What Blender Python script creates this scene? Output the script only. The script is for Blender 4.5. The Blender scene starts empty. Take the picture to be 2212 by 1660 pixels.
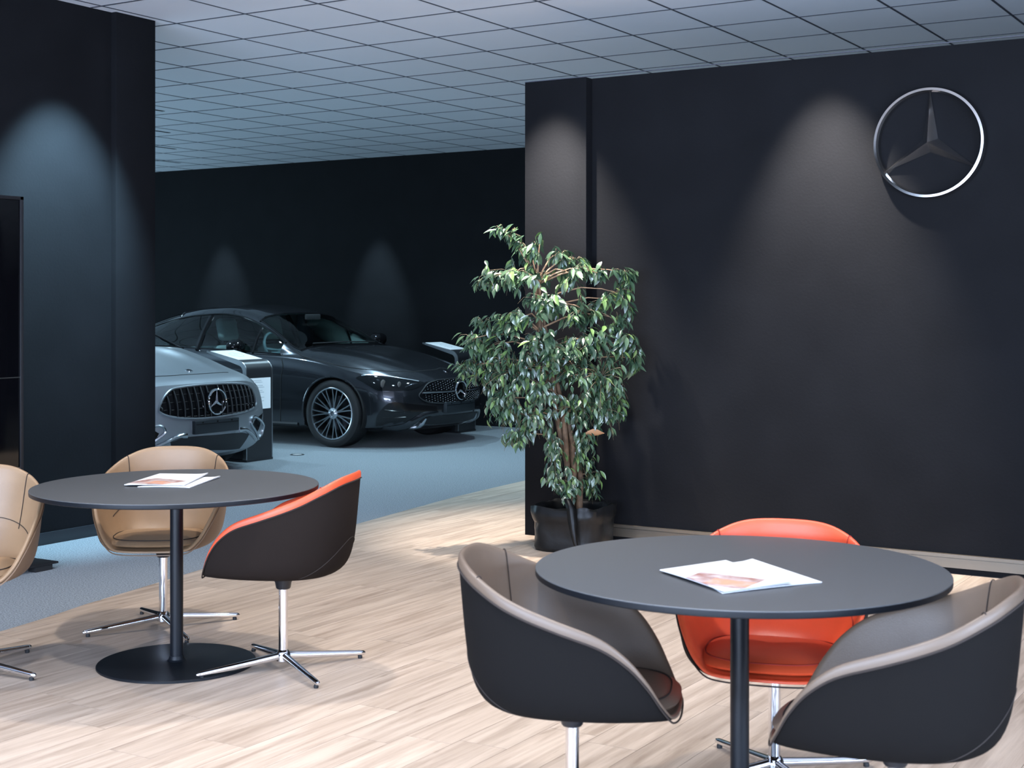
import bpy, bmesh, math, random
import numpy as np
from mathutils import Vector, Matrix
from mathutils.bvhtree import BVHTree

PI = math.pi
SC = bpy.context.scene
COL = SC.collection
random.seed(7)

# ------------------------------------------------------------------ camera
FPX, HORIZON, YAW, EYE = 3098.0, 660.0, math.radians(31.41), 1.5
cam = bpy.data.objects.new('camera', bpy.data.cameras.new('camera'))
COL.objects.link(cam)
cam.location = (0, 0, EYE)
cam.rotation_euler = (PI / 2, 0, YAW)
cam.data.sensor_fit = 'HORIZONTAL'
cam.data.sensor_width = 36
cam.data.lens = FPX * 36 / 2212
cam.data.shift_y = -(830 - HORIZON) / 2212
cam.data.clip_start = 0.05
cam.data.dof.use_dof = True
cam.data.dof.focus_distance = 8.5
cam.data.dof.aperture_fstop = 7.0
SC.camera = cam
FW = Vector((-math.sin(YAW), math.cos(YAW), 0))
RT = Vector((math.cos(YAW), math.sin(YAW), 0))


def at(px, py, d):
    """point seen at a photo pixel at depth d along the view axis"""
    return Vector((0, 0, EYE)) + FW * d + RT * ((px - 1106) / FPX * d) + Vector((0, 0, -(py - HORIZON) / FPX * d))


def ray_dir(px, py):
    return (FW + RT * ((px - 1106) / FPX) + Vector((0, 0, -(py - HORIZON) / FPX))).normalized()


# ------------------------------------------------------------------ world, lights, exposure
SC.view_settings.view_transform = 'Standard'
SC.view_settings.look = 'None'
SC.view_settings.gamma = 1
SC.view_settings.use_curve_mapping = False
SC.view_settings.exposure = 0.0
w = bpy.data.worlds.new('world')
SC.world = w
w.use_nodes = True
w.node_tree.nodes['Background'].inputs[0].default_value = (0.55, 0.72, 1.0, 1)
w.node_tree.nodes['Background'].inputs[1].default_value = 0.25


def spot(name, loc, target, power, size, blend, col, radius=0.05):
    l = bpy.data.lights.new(name, 'SPOT')
    l.energy, l.spot_size, l.spot_blend, l.color, l.shadow_soft_size = power, math.radians(size), blend, col, radius
    o = bpy.data.objects.new(name, l)
    COL.objects.link(o)
    o.location = loc
    o.rotation_euler = (Vector(target) - Vector(loc)).to_track_quat('-Z', 'Y').to_euler()
    return o


def area(name, loc, target, power, sx, sy, col):
    l = bpy.data.lights.new(name, 'AREA')
    l.shape, l.size, l.size_y, l.energy, l.color = 'RECTANGLE', sx, sy, power, col
    o = bpy.data.objects.new(name, l)
    COL.objects.link(o)
    o.location = loc
    o.rotation_euler = (Vector(target) - Vector(loc)).to_track_quat('-Z', 'Y').to_euler()
    return o


WARM, NEUT, COOL = (1.0, 0.86, 0.70), (1.0, 0.93, 0.86), (0.56, 0.83, 1.0)
CEIL = 3.433
WALL_L, WALL_S = -7.18, 8.1          # left wall plane x, star wall plane y
# lounge downlights in the ceiling (all above the picture)
for x, y, p in ((-4.35, 4.95, 230), (-3.0, 5.6, 150), (-1.75, 4.6, 200), (-3.9, 6.6, 170), (-1.5, 2.3, 260), (-3.3, 2.5, 260), (-5.6, 3.2, 120)):
    spot('downlight', (x, y, CEIL - 0.03), (x, y, 0), p, 88, 0.6, NEUT if y > 3.1 else (0.93, 0.95, 1.0), 0.06)
# wall washers, tilted a little at the walls
spot('wall_washer', (-2.78, 7.62, CEIL - 0.03), (-2.78, WALL_S - 0.02, 1.1), 1250, 50, 0.85, NEUT, 0.03)
spot('wall_washer', (-4.57, 7.52, CEIL - 0.03), (-4.57, 7.98, 1.1), 1150, 51, 0.85, NEUT, 0.03)
spot('wall_washer', (-6.46, 6.24, CEIL - 0.03), (WALL_L, 6.24, 1.75), 1500, 54, 0.8, (0.46, 0.78, 1.0), 0.03)
# showroom lights: behind the left wall and behind the star wall, and along the far wall
for x, y, p in ((-9.0, 8.6, 200), (-11.5, 8.2, 200), (-9.6, 13.0, 270), (-7.0, 10.6, 260), (-11.6, 11.2, 240), (-7.4, 12.6, 290), (-8.3, 10.6, 160)):
    spot('showroom_light', (x, y, CEIL - 0.03), (x, y, 0), p, 118, 0.6, COOL, 0.06)
for x in (-13.9, -11.2):
    spot('wall_washer', (x, 14.35, CEIL - 0.03), (x, 15.04, 1.2), 460, 34, 0.9, COOL, 0.03)
# added cool fills tilted up at the ceiling; only the first has a window
area('ceiling_fill', (-1.5, -4.9, 1.3), (-1.5, 1, 5.6), 2250, 9, 2.0, (0.58, 0.73, 1.0))  # daylight at the front window opening, tilted up to brighten the ceiling
area('ceiling_fill', (4.4, 3.0, 1.3), (-1, 4, 5.6), 1500, 7, 2.0, (0.58, 0.73, 1.0))  # added to brighten the lounge ceiling; the east wall has no window
area('ceiling_fill', (-17.9, 9.5, 1.3), (-13, 10, 5.2), 750, 8, 2.0, (0.48, 0.78, 1.0))  # added cyan fill for the showroom ceiling; the west wall is solid


# ------------------------------------------------------------------ helpers
def M(name, col, rough=0.5, metal=0.0, spec=0.5, coat=0.0, noise=None, bump=None, sheen=0.0):
    """Principled material; noise=(scale, amount) varies the colour, bump=(scale, strength)"""
    m = bpy.data.materials.new(name)
    m.use_nodes = True
    nt = m.node_tree
    b = nt.nodes['Principled BSDF']
    b.inputs['Base Color'].default_value = (*col, 1)
    b.inputs['Roughness'].default_value = rough
    b.inputs['Metallic'].default_value = metal
    b.inputs['Specular IOR Level'].default_value = spec
    b.inputs['Coat Weight'].default_value = coat
    b.inputs['Coat Roughness'].default_value = 0.05
    b.inputs['Sheen Weight'].default_value = sheen
    tc = None
    if noise or bump:
        tc = nt.nodes.new('ShaderNodeTexCoord')
    if noise:
        n = nt.nodes.new('ShaderNodeTexNoise')
        n.inputs['Scale'].default_value = noise[0]
        n.inputs['Detail'].default_value = 4
        nt.links.new(tc.outputs['Object'], n.inputs['Vector'])
        r = nt.nodes.new('ShaderNodeMapRange')
        r.inputs[1].default_value, r.inputs[2].default_value = 0.3, 0.7
        r.inputs[3].default_value, r.inputs[4].default_value = 1 - noise[1], 1 + noise[1]
        nt.links.new(n.outputs['Fac'], r.inputs[0])
        mx = nt.nodes.new('ShaderNodeVectorMath')
        mx.operation = 'SCALE'
        mx.inputs[0].default_value = col
        nt.links.new(r.outputs[0], mx.inputs['Scale'])
        nt.links.new(mx.outputs[0], b.inputs['Base Color'])
    if bump:
        n = nt.nodes.new('ShaderNodeTexNoise')
        n.inputs['Scale'].default_value = bump[0]
        n.inputs['Detail'].default_value = 3
        nt.links.new(tc.outputs['Object'], n.inputs['Vector'])
        bp = nt.nodes.new('ShaderNodeBump')
        bp.inputs['Strength'].default_value = bump[1]
        bp.inputs['Distance'].default_value = 0.002
        nt.links.new(n.outputs['Fac'], bp.inputs['Height'])
        nt.links.new(bp.outputs[0], b.inputs['Normal'])
    return m


def emission(m, col, strength):
    b = m.node_tree.nodes['Principled BSDF']
    b.inputs['Emission Color'].default_value = (*col, 1)
    b.inputs['Emission Strength'].default_value = strength
    return m


def glass_mat(name, tint, gloss=0.12, opacity=0.0):
    m = bpy.data.materials.new(name)
    m.use_nodes = True
    nt = m.node_tree
    for n in list(nt.nodes):
        nt.nodes.remove(n)
    out = nt.nodes.new('ShaderNodeOutputMaterial')
    tr = nt.nodes.new('ShaderNodeBsdfTransparent')
    tr.inputs[0].default_value = (*tint, 1)
    gl = nt.nodes.new('ShaderNodeBsdfGlossy')
    gl.inputs['Roughness'].default_value = 0.02
    fr = nt.nodes.new('ShaderNodeFresnel')
    fr.inputs[0].default_value = 1.5
    mx = nt.nodes.new('ShaderNodeMixShader')
    nt.links.new(fr.outputs[0], mx.inputs[0])
    nt.links.new(tr.outputs[0], mx.inputs[1])
    nt.links.new(gl.outputs[0], mx.inputs[2])
    nt.links.new(mx.outputs[0], out.inputs[0])
    return m


def mesh_obj(name, verts, faces, mat=None, parent=None, smooth=False, angle=None):
    me = bpy.data.meshes.new(name)
    me.from_pydata([tuple(v) for v in verts], [], faces)
    me.update()
    if mat:
        me.materials.append(mat)
    if smooth:
        me.polygons.foreach_set('use_smooth', [True] * len(me.polygons))
        if angle:
            me.set_sharp_from_angle(angle=math.radians(angle))
    o = bpy.data.objects.new(name, me)
    COL.objects.link(o)
    if parent:
        o.parent = parent
    return o


def bm_obj(name, bm, mat=None, parent=None, smooth=False, angle=None):
    bmesh.ops.recalc_face_normals(bm, faces=bm.faces)
    me = bpy.data.meshes.new(name)
    bm.to_mesh(me)
    bm.free()
    if mat:
        me.materials.append(mat)
    if smooth:
        me.polygons.foreach_set('use_smooth', [True] * len(me.polygons))
        if angle:
            me.set_sharp_from_angle(angle=math.radians(angle))
    o = bpy.data.objects.new(name, me)
    COL.objects.link(o)
    if parent:
        o.parent = parent
    return o


def empty(name, loc=(0, 0, 0), rz=0):
    o = bpy.data.objects.new(name, None)
    COL.objects.link(o)
    o.location = loc
    o.rotation_euler = (0, 0, rz)
    o.empty_display_size = 0.1
    return o


def tag(o, label, cat, group=None):
    o['label'] = label
    o['category'] = cat
    if group:
        o['group'] = group
    return o


def struct(o, label=None, cat=None):
    o['kind'] = 'structure'
    if label:
        o['label'] = label
    if cat:
        o['category'] = cat
    return o


def bm_box(x0, x1, y0, y1, z0, z1, bevel=0, seg=2, bm=None):
    own = bm is None
    bm = bm or bmesh.new()
    r = bmesh.ops.create_cube(bm, size=1)
    for v in r['verts']:
        v.co = Vector(((x0 + x1) / 2 + v.co.x * (x1 - x0), (y0 + y1) / 2 + v.co.y * (y1 - y0), (z0 + z1) / 2 + v.co.z * (z1 - z0)))
    if bevel:
        es = list({e for v in r['verts'] for e in v.link_edges})
        bmesh.ops.bevel(bm, geom=es, offset=bevel, segments=seg, profile=0.5, affect='EDGES')
    return bm


def box(name, x0, x1, y0, y1, z0, z1, mat, parent=None, bevel=0, seg=2):
    return bm_obj(name, bm_box(x0, x1, y0, y1, z0, z1, bevel, seg), mat, parent, smooth=bevel > 0, angle=35)


def lathe(name, prof, mat, parent=None, n=32, angle=35, loc=None):
    """prof: list of (r, z) from bottom to top"""
    vs, fs = [], []
    for r, z in prof:
        for k in range(n):
            a = 2 * PI * k / n
            vs.append((max(r, 1e-4) * math.cos(a), max(r, 1e-4) * math.sin(a), z))
    for i in range(len(prof) - 1):
        for k in range(n):
            k2 = (k + 1) % n
            fs.append((i * n + k, i * n + k2, (i + 1) * n + k2, (i + 1) * n + k))
    if prof[0][0] > 1e-3:
        fs.append(tuple(reversed(range(n))))
    if prof[-1][0] > 1e-3:
        fs.append(tuple((len(prof) - 1) * n + k for k in range(n)))
    o = mesh_obj(name, vs, fs, mat, parent, smooth=True, angle=angle)
    if loc:
        o.location = loc
    return o


def tube_geo(pts, rad, n=8, closed=False, squash=None):
    """verts, faces of a tube along pts; rad float or list"""
    pts = [Vector(p) for p in pts]
    m = len(pts)
    rr = rad if isinstance(rad, (list, tuple)) else [rad] * m
    vs, fs = [], []
    prev = None
    for i, p in enumerate(pts):
        a = pts[(i - 1) % m] if (closed or i > 0) else p
        b = pts[(i + 1) % m] if (closed or i < m - 1) else p
        t = (b - a)
        t = t.normalized() if t.length > 1e-9 else Vector((0, 0, 1))
        if prev is None:
            u = t.cross(Vector((0, 0, 1)))
            if u.length < 1e-3:
                u = t.cross(Vector((1, 0, 0)))
            u.normalize()
        else:
            u = prev - t * prev.dot(t)
            u.normalize()
        prev = u
        v = t.cross(u)
        for k in range(n):
            ang = 2 * PI * k / n
            vs.append(p + (u * math.cos(ang) + v * math.sin(ang)) * rr[i])
    last = m if closed else m - 1
    for i in range(last):
        j = (i + 1) % m
        for k in range(n):
            k2 = (k + 1) % n
            fs.append((i * n + k, i * n + k2, j * n + k2, j * n + k))
    if not closed:
        fs.append(tuple(reversed(range(n))))
        fs.append(tuple((m - 1) * n + k for k in range(n)))
    return vs, fs


def tube(name, pts, rad, mat, parent=None, n=8, closed=False):
    vs, fs = tube_geo(pts, rad, n, closed)
    return mesh_obj(name, vs, fs, mat, parent, smooth=True, angle=50)


def merge_geo(parts):
    vs, fs = [], []
    for v, f in parts:
        o = len(vs)
        vs += list(v)
        fs += [tuple(i + o for i in t) for t in f]
    return vs, fs


def crom(pts, n, closed=False):
    """Catmull-Rom resampling"""
    P = [np.array(p, float) for p in pts]
    m = len(P)
    out = []
    segs = m if closed else m - 1
    for i in range(segs):
        p1, p2 = P[i], P[(i + 1) % m]
        p0 = P[(i - 1) % m] if (closed or i > 0) else 2 * p1 - p2
        p3 = P[(i + 2) % m] if (closed or i < m - 2) else 2 * p2 - p1
        for k in range(n):
            t = k / n
            out.append(0.5 * ((2 * p1) + (-p0 + p2) * t + (2 * p0 - 5 * p1 + 4 * p2 - p3) * t * t + (-p0 + 3 * p1 - 3 * p2 + p3) * t ** 3))
    if not closed:
        out.append(P[-1])
    return out


def pchip(tab):
    xs = np.array([t[0] for t in tab], float)
    ys = np.array([t[1] for t in tab], float)
    h = np.diff(xs)
    d = np.diff(ys) / h
    m = np.zeros(len(xs))
    m[0], m[-1] = d[0], d[-1]
    for i in range(1, len(xs) - 1):
        if d[i - 1] * d[i] > 0:
            w1, w2 = 2 * h[i] + h[i - 1], h[i] + 2 * h[i - 1]
            m[i] = (w1 + w2) / (w1 / d[i - 1] + w2 / d[i])

    def fn(x):
        x = min(max(x, xs[0]), xs[-1])
        i = min(int(np.searchsorted(xs, x, 'right') - 1), len(xs) - 2)
        t = (x - xs[i]) / h[i]
        return float((1 + 2 * t) * (1 - t) ** 2 * ys[i] + t * (1 - t) ** 2 * h[i] * m[i] + t * t * (3 - 2 * t) * ys[i + 1] + t * t * (t - 1) * h[i] * m[i + 1])
    return fn


# ------------------------------------------------------------------ materials
m_wall = M('dark_wall_paint', (0.0066, 0.0069, 0.0082), 0.7, spec=0.08, bump=(60, 0.35), noise=(3, 0.12))
m_base = M('dark_baseboard', (0.016, 0.018, 0.022), 0.4)
m_trim = M('bronze_trim', (0.16, 0.135, 0.105), 0.35, metal=0.6)
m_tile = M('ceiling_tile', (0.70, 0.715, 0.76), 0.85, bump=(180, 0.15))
m_bar = M('ceiling_bar', (0.055, 0.06, 0.078), 0.6)
m_slot = M('ceiling_slot', (0.01, 0.01, 0.012), 0.6)
m_black = M('black_metal', (0.012, 0.012, 0.014), 0.45)
m_gloss = M('black_gloss', (0.003, 0.003, 0.004), 0.08, spec=0.3)
m_table = M('table_laminate', (0.060, 0.063, 0.066), 0.48, spec=0.5)
m_tblack = M('table_black', (0.005, 0.0065, 0.009), 0.42, spec=0.25)
m_satin = M('satin_chrome', (0.92, 0.90, 0.88), 0.16, metal=1.0)
m_chrome = M('chrome', (0.82, 0.82, 0.84), 0.06, metal=1.0)
m_rubber = M('rubber', (0.010, 0.010, 0.011), 0.7)


def carpet_mat():
    m = M('carpet', (0.13, 0.16, 0.185), 0.95, sheen=0.2)
    nt = m.node_tree
    b = nt.nodes['Principled BSDF']
    tc = nt.nodes.new('ShaderNodeTexCoord')
    n = nt.nodes.new('ShaderNodeTexNoise')
    n.inputs['Scale'].default_value = 120
    n.inputs['Detail'].default_value = 2
    cr = nt.nodes.new('ShaderNodeValToRGB')
    cr.color_ramp.elements[0].position, cr.color_ramp.elements[1].position = 0.38, 0.64
    cr.color_ramp.elements[0].color = (0.068, 0.085, 0.098, 1)
    cr.color_ramp.elements[1].color = (0.235, 0.268, 0.290, 1)
    nt.links.new(tc.outputs['Object'], n.inputs['Vector'])
    nt.links.new(n.outputs['Fac'], cr.inputs[0])
    nt.links.new(cr.outputs[0], b.inputs['Base Color'])
    bp = nt.nodes.new('ShaderNodeBump')
    bp.inputs['Strength'].default_value = 0.5
    bp.inputs['Distance'].default_value = 0.004
    nt.links.new(n.outputs['Fac'], bp.inputs['Height'])
    nt.links.new(bp.outputs[0], b.inputs['Normal'])
    return m


def wood_mat():
    m = M('light_oak_plank', (0.5, 0.4, 0.3), 0.42, spec=0.4)
    nt = m.node_tree
    L = nt.links.new
    b = nt.nodes['Principled BSDF']
    geo = nt.nodes.new('ShaderNodeNewGeometry')
    oi = nt.nodes.new('ShaderNodeObjectInfo')
    off = nt.nodes.new('ShaderNodeVectorMath')
    off.operation = 'MULTIPLY_ADD'
    comb = nt.nodes.new('ShaderNodeCombineXYZ')
    L(oi.outputs['Random'], comb.inputs[2])
    mp = nt.nodes.new('ShaderNodeMapping')
    mp.inputs['Scale'].default_value = (26, 1.5, 1)
    L(geo.outputs['Position'], mp.inputs['Vector'])
    off.inputs[1].default_value = (1, 1, 1)
    sc = nt.nodes.new('ShaderNodeVectorMath')
    sc.operation = 'SCALE'
    sc.inputs['Scale'].default_value = 40
    L(comb.outputs[0], sc.inputs[0])
    L(mp.outputs[0], off.inputs[0])
    L(sc.outputs[0], off.inputs[2])
    n = nt.nodes.new('ShaderNodeTexNoise')
    n.inputs['Scale'].default_value = 1.0
    n.inputs['Detail'].default_value = 6
    n.inputs['Roughness'].default_value = 0.6
    n.inputs['Distortion'].default_value = 0.4
    L(off.outputs[0], n.inputs['Vector'])
    cr = nt.nodes.new('ShaderNodeValToRGB')
    e = cr.color_ramp.elements
    e[0].position, e[0].color = 0.30, (0.300, 0.226, 0.170, 1)
    e[1].position, e[1].color = 0.62, (0.505, 0.405, 0.322, 1)
    L(n.outputs['Fac'], cr.inputs[0])
    # short dark knots and streaks
    mp2 = nt.nodes.new('ShaderNodeMapping')
    mp2.inputs['Scale'].default_value = (30, 4.2, 1)
    L(geo.outputs['Position'], mp2.inputs['Vector'])
    n2 = nt.nodes.new('ShaderNodeTexNoise')
    n2.inputs['Scale'].default_value = 1.0
    n2.inputs['Detail'].default_value = 3
    L(mp2.outputs[0], n2.inputs['Vector'])
    k = nt.nodes.new('ShaderNodeMapRange')
    k.inputs[1].default_value, k.inputs[2].default_value = 0.64, 0.75
    k.inputs[3].default_value, k.inputs[4].default_value = 0.0, 0.55
    L(n2.outputs['Fac'], k.inputs[0])
    mx = nt.nodes.new('ShaderNodeMix')
    mx.data_type = 'RGBA'
    L(k.outputs[0], mx.inputs[0])
    L(cr.outputs[0], mx.inputs[6])
    mx.inputs[7].default_value = (0.20, 0.145, 0.10, 1)
    # each plank a little lighter or darker
    v = nt.nodes.new('ShaderNodeMapRange')
    v.inputs[3].default_value, v.inputs[4].default_value = 0.93, 1.07
    L(oi.outputs['Random'], v.inputs[0])
    fin = nt.nodes.new('ShaderNodeVectorMath')
    fin.operation = 'SCALE'
    L(mx.outputs[2], fin.inputs[0])
    L(v.outputs[0], fin.inputs['Scale'])
    L(fin.outputs[0], b.inputs['Base Color'])
    return m


m_carpet, m_wood = carpet_mat(), wood_mat()

# ------------------------------------------------------------------ the room
# floor: grey carpet in the showroom, oak planks in the lounge, the seam a long curve
BND = [(-4.95, -3.0), (-5.05, 0.0), (-5.25, 2.5), (-5.428, 4.387), (-5.479, 4.685), (-5.565, 5.05), (-5.62, 5.393), (-5.68, 5.719),
       (-6.003, 7.749), (-6.105, 8.481), (-6.224, 9.496), (-6.296, 10.871), (-6.33, 12.5), (-6.33, 15.0)]
bnd = pchip([(y, x) for x, y in BND])
X0, X1, Y0, Y1 = -18.0, 4.5, -5.0, 15.04

struct(box('floor_carpet', X0, X1, Y0, Y1, -0.12, 0.0, m_carpet), 'blue-grey speckled carpet floor of the car showroom', 'floor')
floor = struct(box('floor', -4.9, X1, Y0, Y1, 0.0, 0.0015, m_rubber), 'light oak plank floor of the lounge', 'floor')
PW, PL, PZ, GAP = 0.19, 1.32, 0.005, 0.0009
prng = random.Random(3)
full_plank = None
planks_far = []
for ix in range(int((X1 + 6.4) / PW) + 1):
    xa, xb = X1 - (ix + 1) * PW, X1 - ix * PW
    y = Y0 - prng.random() * PL
    while y < Y1:
        ya, yb = max(y, Y0), min(y + PL, Y1)
        y += PL
        if yb - ya < 0.05:
            continue
        # the carpet seam cuts the planks: keep the side x > bnd(y)
        lx = [max(xa, min(xb, bnd(ya + (yb - ya) * t / 24))) for t in range(25)]
        if min(xb - l for l in lx) <= 0 and max(xb - l for l in lx) < 0.01:
            continue
        c = Vector(((xa + xb) / 2, (ya + yb) / 2, 0))
        d = c.dot(FW)
        l_ = c.dot(RT)
        seen = 2.6 < d and abs(l_) < d * 0.375 + 0.8 and not (c.y > WALL_S + 0.7 and c.x > -4.9) and c.y < 11.6
        uncut = max(lx) - xa < 1e-4 and abs((yb - ya) - PL) < 1e-4
        if uncut and seen:
            if full_plank is None:
                full_plank = bm_obj('plank', bm_box(-PW / 2 + GAP, PW / 2 - GAP, -PL / 2 + GAP, PL / 2 - GAP, 0.0015, PZ), m_wood, floor)
                full_plank.location = (c.x, c.y, 0)
            else:
                o = full_plank.copy()
                COL.objects.link(o)
                o.location = (c.x, c.y, 0)
            continue
        left = [(lx[t] + GAP, ya + GAP + (yb - ya - 2 * GAP) * t / 24) for t in range(25) if xb - lx[t] > 0.004]
        if len(left) < 2:
            continue
        right = [(xb - GAP, yy) for _, yy in reversed(left)]
        poly = left + right
        n = len(poly)
        vs = [(px, py, 0.0) for px, py in poly] + [(px, py, PZ) for px, py in poly]
        fs = [tuple(range(n, 2 * n))[::-1]] + [(k, (k + 1) % n, n + (k + 1) % n, n + k) for k in range(n)]
        if seen:
            mesh_obj('plank', vs, fs, m_wood, floor)
        else:
            planks_far.append((vs, fs))
if planks_far:
    vs, fs = merge_geo(planks_far)
    o = mesh_obj('planks_out_of_view', vs, fs, m_wood, floor)
    o['kind'] = 'stuff'

# ceiling: mineral tiles in a dark grid
ceiling = struct(box('ceiling', X0, X1, Y0, Y1, CEIL + 0.012, CEIL + 0.10, m_bar), 'suspended ceiling of pale square tiles in a dark grid', 'ceiling')
TX, TY, GX0, GY0, LINE = 0.618, 0.6708, -7.077, 6.512, 0.014
tile0, far_tiles = None, []
for i in range(int((Y0 - GY0) / TY) - 1, int((Y1 - GY0) / TY) + 1):
    for j in range(int((X0 - GX0) / TX) - 1, int((X1 - GX0) / TX) + 1):
        x0, x1, y0, y1 = GX0 + j * TX + LINE / 2, GX0 + (j + 1) * TX - LINE / 2, GY0 + i * TY + LINE / 2, GY0 + (i + 1) * TY - LINE / 2
        cut = x0 < X0 or x1 > X1 or y0 < Y0 or y1 > Y1
        x0, x1, y0, y1 = max(x0, X0), min(x1, X1), max(y0, Y0), min(y1, Y1)
        if x1 - x0 < 0.02 or y1 - y0 < 0.02:
            continue
        seen = False
        for cx, cy in ((x0, y0), (x1, y0), (x0, y1), (x1, y1), ((x0 + x1) / 2, (y0 + y1) / 2)):
            v = Vector((cx, cy, 0))
            d, l_ = v.dot(FW), v.dot(RT)
            if d < 1:
                continue
            px, py = 1106 + FPX * l_ / d, HORIZON - FPX * (CEIL - EYE) / d
            if -20 < px < 2232 and py > -20:
                if px < 330:                      # only in front of the left wall
                    ok = cx > WALL_L
                elif px > 1140:                   # above the star wall
                    ok = py < 182
                else:
                    ok = True
                seen = seen or ok
        if seen and not cut:
            if tile0 is None:
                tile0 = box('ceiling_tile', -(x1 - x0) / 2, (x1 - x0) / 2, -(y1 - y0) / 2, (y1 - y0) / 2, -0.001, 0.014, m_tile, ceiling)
                o = tile0
            else:
                o = tile0.copy()
                COL.objects.link(o)
            o.location = ((x0 + x1) / 2, (y0 + y1) / 2, CEIL)
        elif seen:
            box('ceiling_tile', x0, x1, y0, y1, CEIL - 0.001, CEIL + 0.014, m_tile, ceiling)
        else:
            q = [(x0, y0), (x1, y0), (x1, y1), (x0, y1)]
            far_tiles.append(([(a, b, CEIL - 0.001) for a, b in q] + [(a, b, CEIL + 0.014) for a, b in q],
                              [(3, 2, 1, 0), (4, 5, 6, 7), (0, 1, 5, 4), (1, 2, 6, 5), (2, 3, 7, 6), (3, 0, 4, 7)]))
vs, fs = merge_geo(far_tiles)
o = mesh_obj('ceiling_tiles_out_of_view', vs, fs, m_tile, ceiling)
o['kind'] = 'stuff'
for j in range(int((X0 - GX0) / TX), int((X1 - GX0) / TX) + 1):
    x = GX0 + j * TX
    box('grid_bar', x - LINE / 2 - 0.001, x + LINE / 2 + 0.001, Y0, Y1, CEIL - 0.003, CEIL + 0.012, m_bar, ceiling)
for i in range(int((Y0 - GY0) / TY), int((Y1 - GY0) / TY) + 1):
    y = GY0 + i * TY
    box('grid_bar', X0, X1, y - LINE / 2 - 0.001, y + LINE / 2 + 0.001, CEIL - 0.0035, CEIL + 0.012, m_bar, ceiling)
for px, py, ln in ((353, 240, 0.75), (366, 286.6, 0.9), (379, 322, 1.1), (389, 352, 1.3)):   # long air slots near the left wall's end
    d = FPX * (CEIL - EYE) / (HORIZON - py)
    p = at(px, py, d)
    box('air_slot', p.x - 0.02, p.x + 0.02, p.y - ln, p.y, CEIL - 0.004, CEIL + 0.004, m_slot, ceiling)

# walls
struct(box('wall_back', X0, X1, Y1, Y1 + 0.2, 0, CEIL + 0.1, m_wall), 'near-black far wall behind the two cars', 'wall')
struct(box('wall_west', X0 - 0.2, X0, Y0, Y1 + 0.2, 0, CEIL + 0.1, m_wall))
struct(box('wall_east', X1, X1 + 0.2, Y0, Y1 + 0.2, 0, CEIL + 0.1, m_wall))
wf = struct(box('wall_front', X0 - 0.2, -6.2, Y0 - 0.2, Y0, 0, CEIL + 0.1, m_wall))
struct(box('wall_front_end', 3.2, X1 + 0.2, Y0 - 0.2, Y0, 0, CEIL + 0.1, m_wall))
struct(box('wall_front_top', -6.2, 3.2, Y0 - 0.2, Y0, 3.05, CEIL + 0.1, m_wall))
struct(box('wall_front_sill', -6.2, 3.2, Y0 - 0.2, Y0, 0, 0.35, m_wall))
wl = struct(box('wall_left', WALL_L - 0.32, WALL_L, 1.0, 6.69, 0, CEIL, m_wall), 'dark wall with a blue light pool behind the left table', 'wall')
box('pilaster', WALL_L - 0.32, WALL_L + 0.045, 6.69, 7.045, 0, CEIL, m_wall, wl, bevel=0.006)
struct(box('baseboard_left', WALL_L, WALL_L + 0.014, 1.0, 6.69, 0, 0.077, m_base, bevel=0.004))
ws = struct(box('wall_right', -4.345, X1, WALL_S, WALL_S + 0.22, 0, 2.952, m_wall), 'black wall carrying the chrome star behind the right table', 'wall')
box('pilaster', -4.80, -4.345, WALL_S - 0.08, WALL_S + 0.22, 0, 2.952, m_wall, ws, bevel=0.005)
box('top_edge', -4.80, X1, WALL_S - 0.08, WALL_S - 0.07, 2.952, 2.957, m_bar, ws)
bb = bmesh.new()
bm_box(-4.34, X1, WALL_S - 0.022, WALL_S - 0.001, 0.040, 0.093, bm=bb)
bm_box(-4.34, X1, WALL_S - 0.016, WALL_S - 0.001, 0.093, 0.098, bm=bb)
bm_box(-4.34, X1, WALL_S - 0.026, WALL_S - 0.001, 0.098, 0.115, bm=bb)
struct(bm_obj('baseboard_right', bb, m_trim))

# ------------------------------------------------------------------ tables
def make_table(name, x, y, label, z=0.750):
    t = tag(empty(name, (x, y, 0)), label, 'table', 'round bistro tables in the lounge')
    lathe('edge_band', [(0.0, z - 0.021), (0.580, z - 0.021), (0.5865, z - 0.018), (0.587, z - 0.014), (0.587, z - 0.003)], m_tblack, t, n=128, angle=25)
    lathe('tabletop', [(0.587, z - 0.003), (0.587, z - 0.0015), (0.5855, z), (0.0, z)], m_table, t, n=128, angle=25)
    lathe('top_flange', [(0.060, z - 0.027), (0.060, z - 0.021)], m_tblack, t, n=32)
    lathe('post', [(0.027, 0.016), (0.027, z - 0.021)], m_tblack, t, n=32)
    lathe('base_plate', [(0.32, 0.005), (0.325, 0.006), (0.325, 0.013), (0.322, 0.016), (0.05, 0.018), (0.040, 0.020), (0.033, 0.026), (0.029, 0.04), (0.0, 0.04)], m_tblack, t, n=96, angle=25)
    return t


T1 = (-4.31, 4.375)
T2 = (-1.588, 3.855)
make_table('round_table', *T1, 'round grey table between the tan chairs and the dark orange-rimmed chair')
make_table('round_table', *T2, 'round grey table in the foreground between the two taupe-lined chairs', 0.746)

# ------------------------------------------------------------------ swivel tub chairs
RIM = pchip([(-0.34, 0.808), (-0.31, 0.803), (-0.24, 0.768), (-0.15, 0.722), (0.0, 0.667), (0.105, 0.630), (0.175, 0.580), (0.225, 0.518), (0.262, 0.452), (0.288, 0.412), (0.31, 0.405)])


def plan(phi):
    """rim plan, phi = 0 at the front (+y), pi at the back"""
    n = 2.45
    s, c = math.sin(phi), math.cos(phi)
    ax = 0.298
    ay = 0.302 if c > 0 else 0.312
    n = 3.0 if c > 0 else 2.35
    return (ax * math.copysign(abs(s) ** (2 / n), s), ay * math.copysign(abs(c) ** (2 / n), c))


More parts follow.
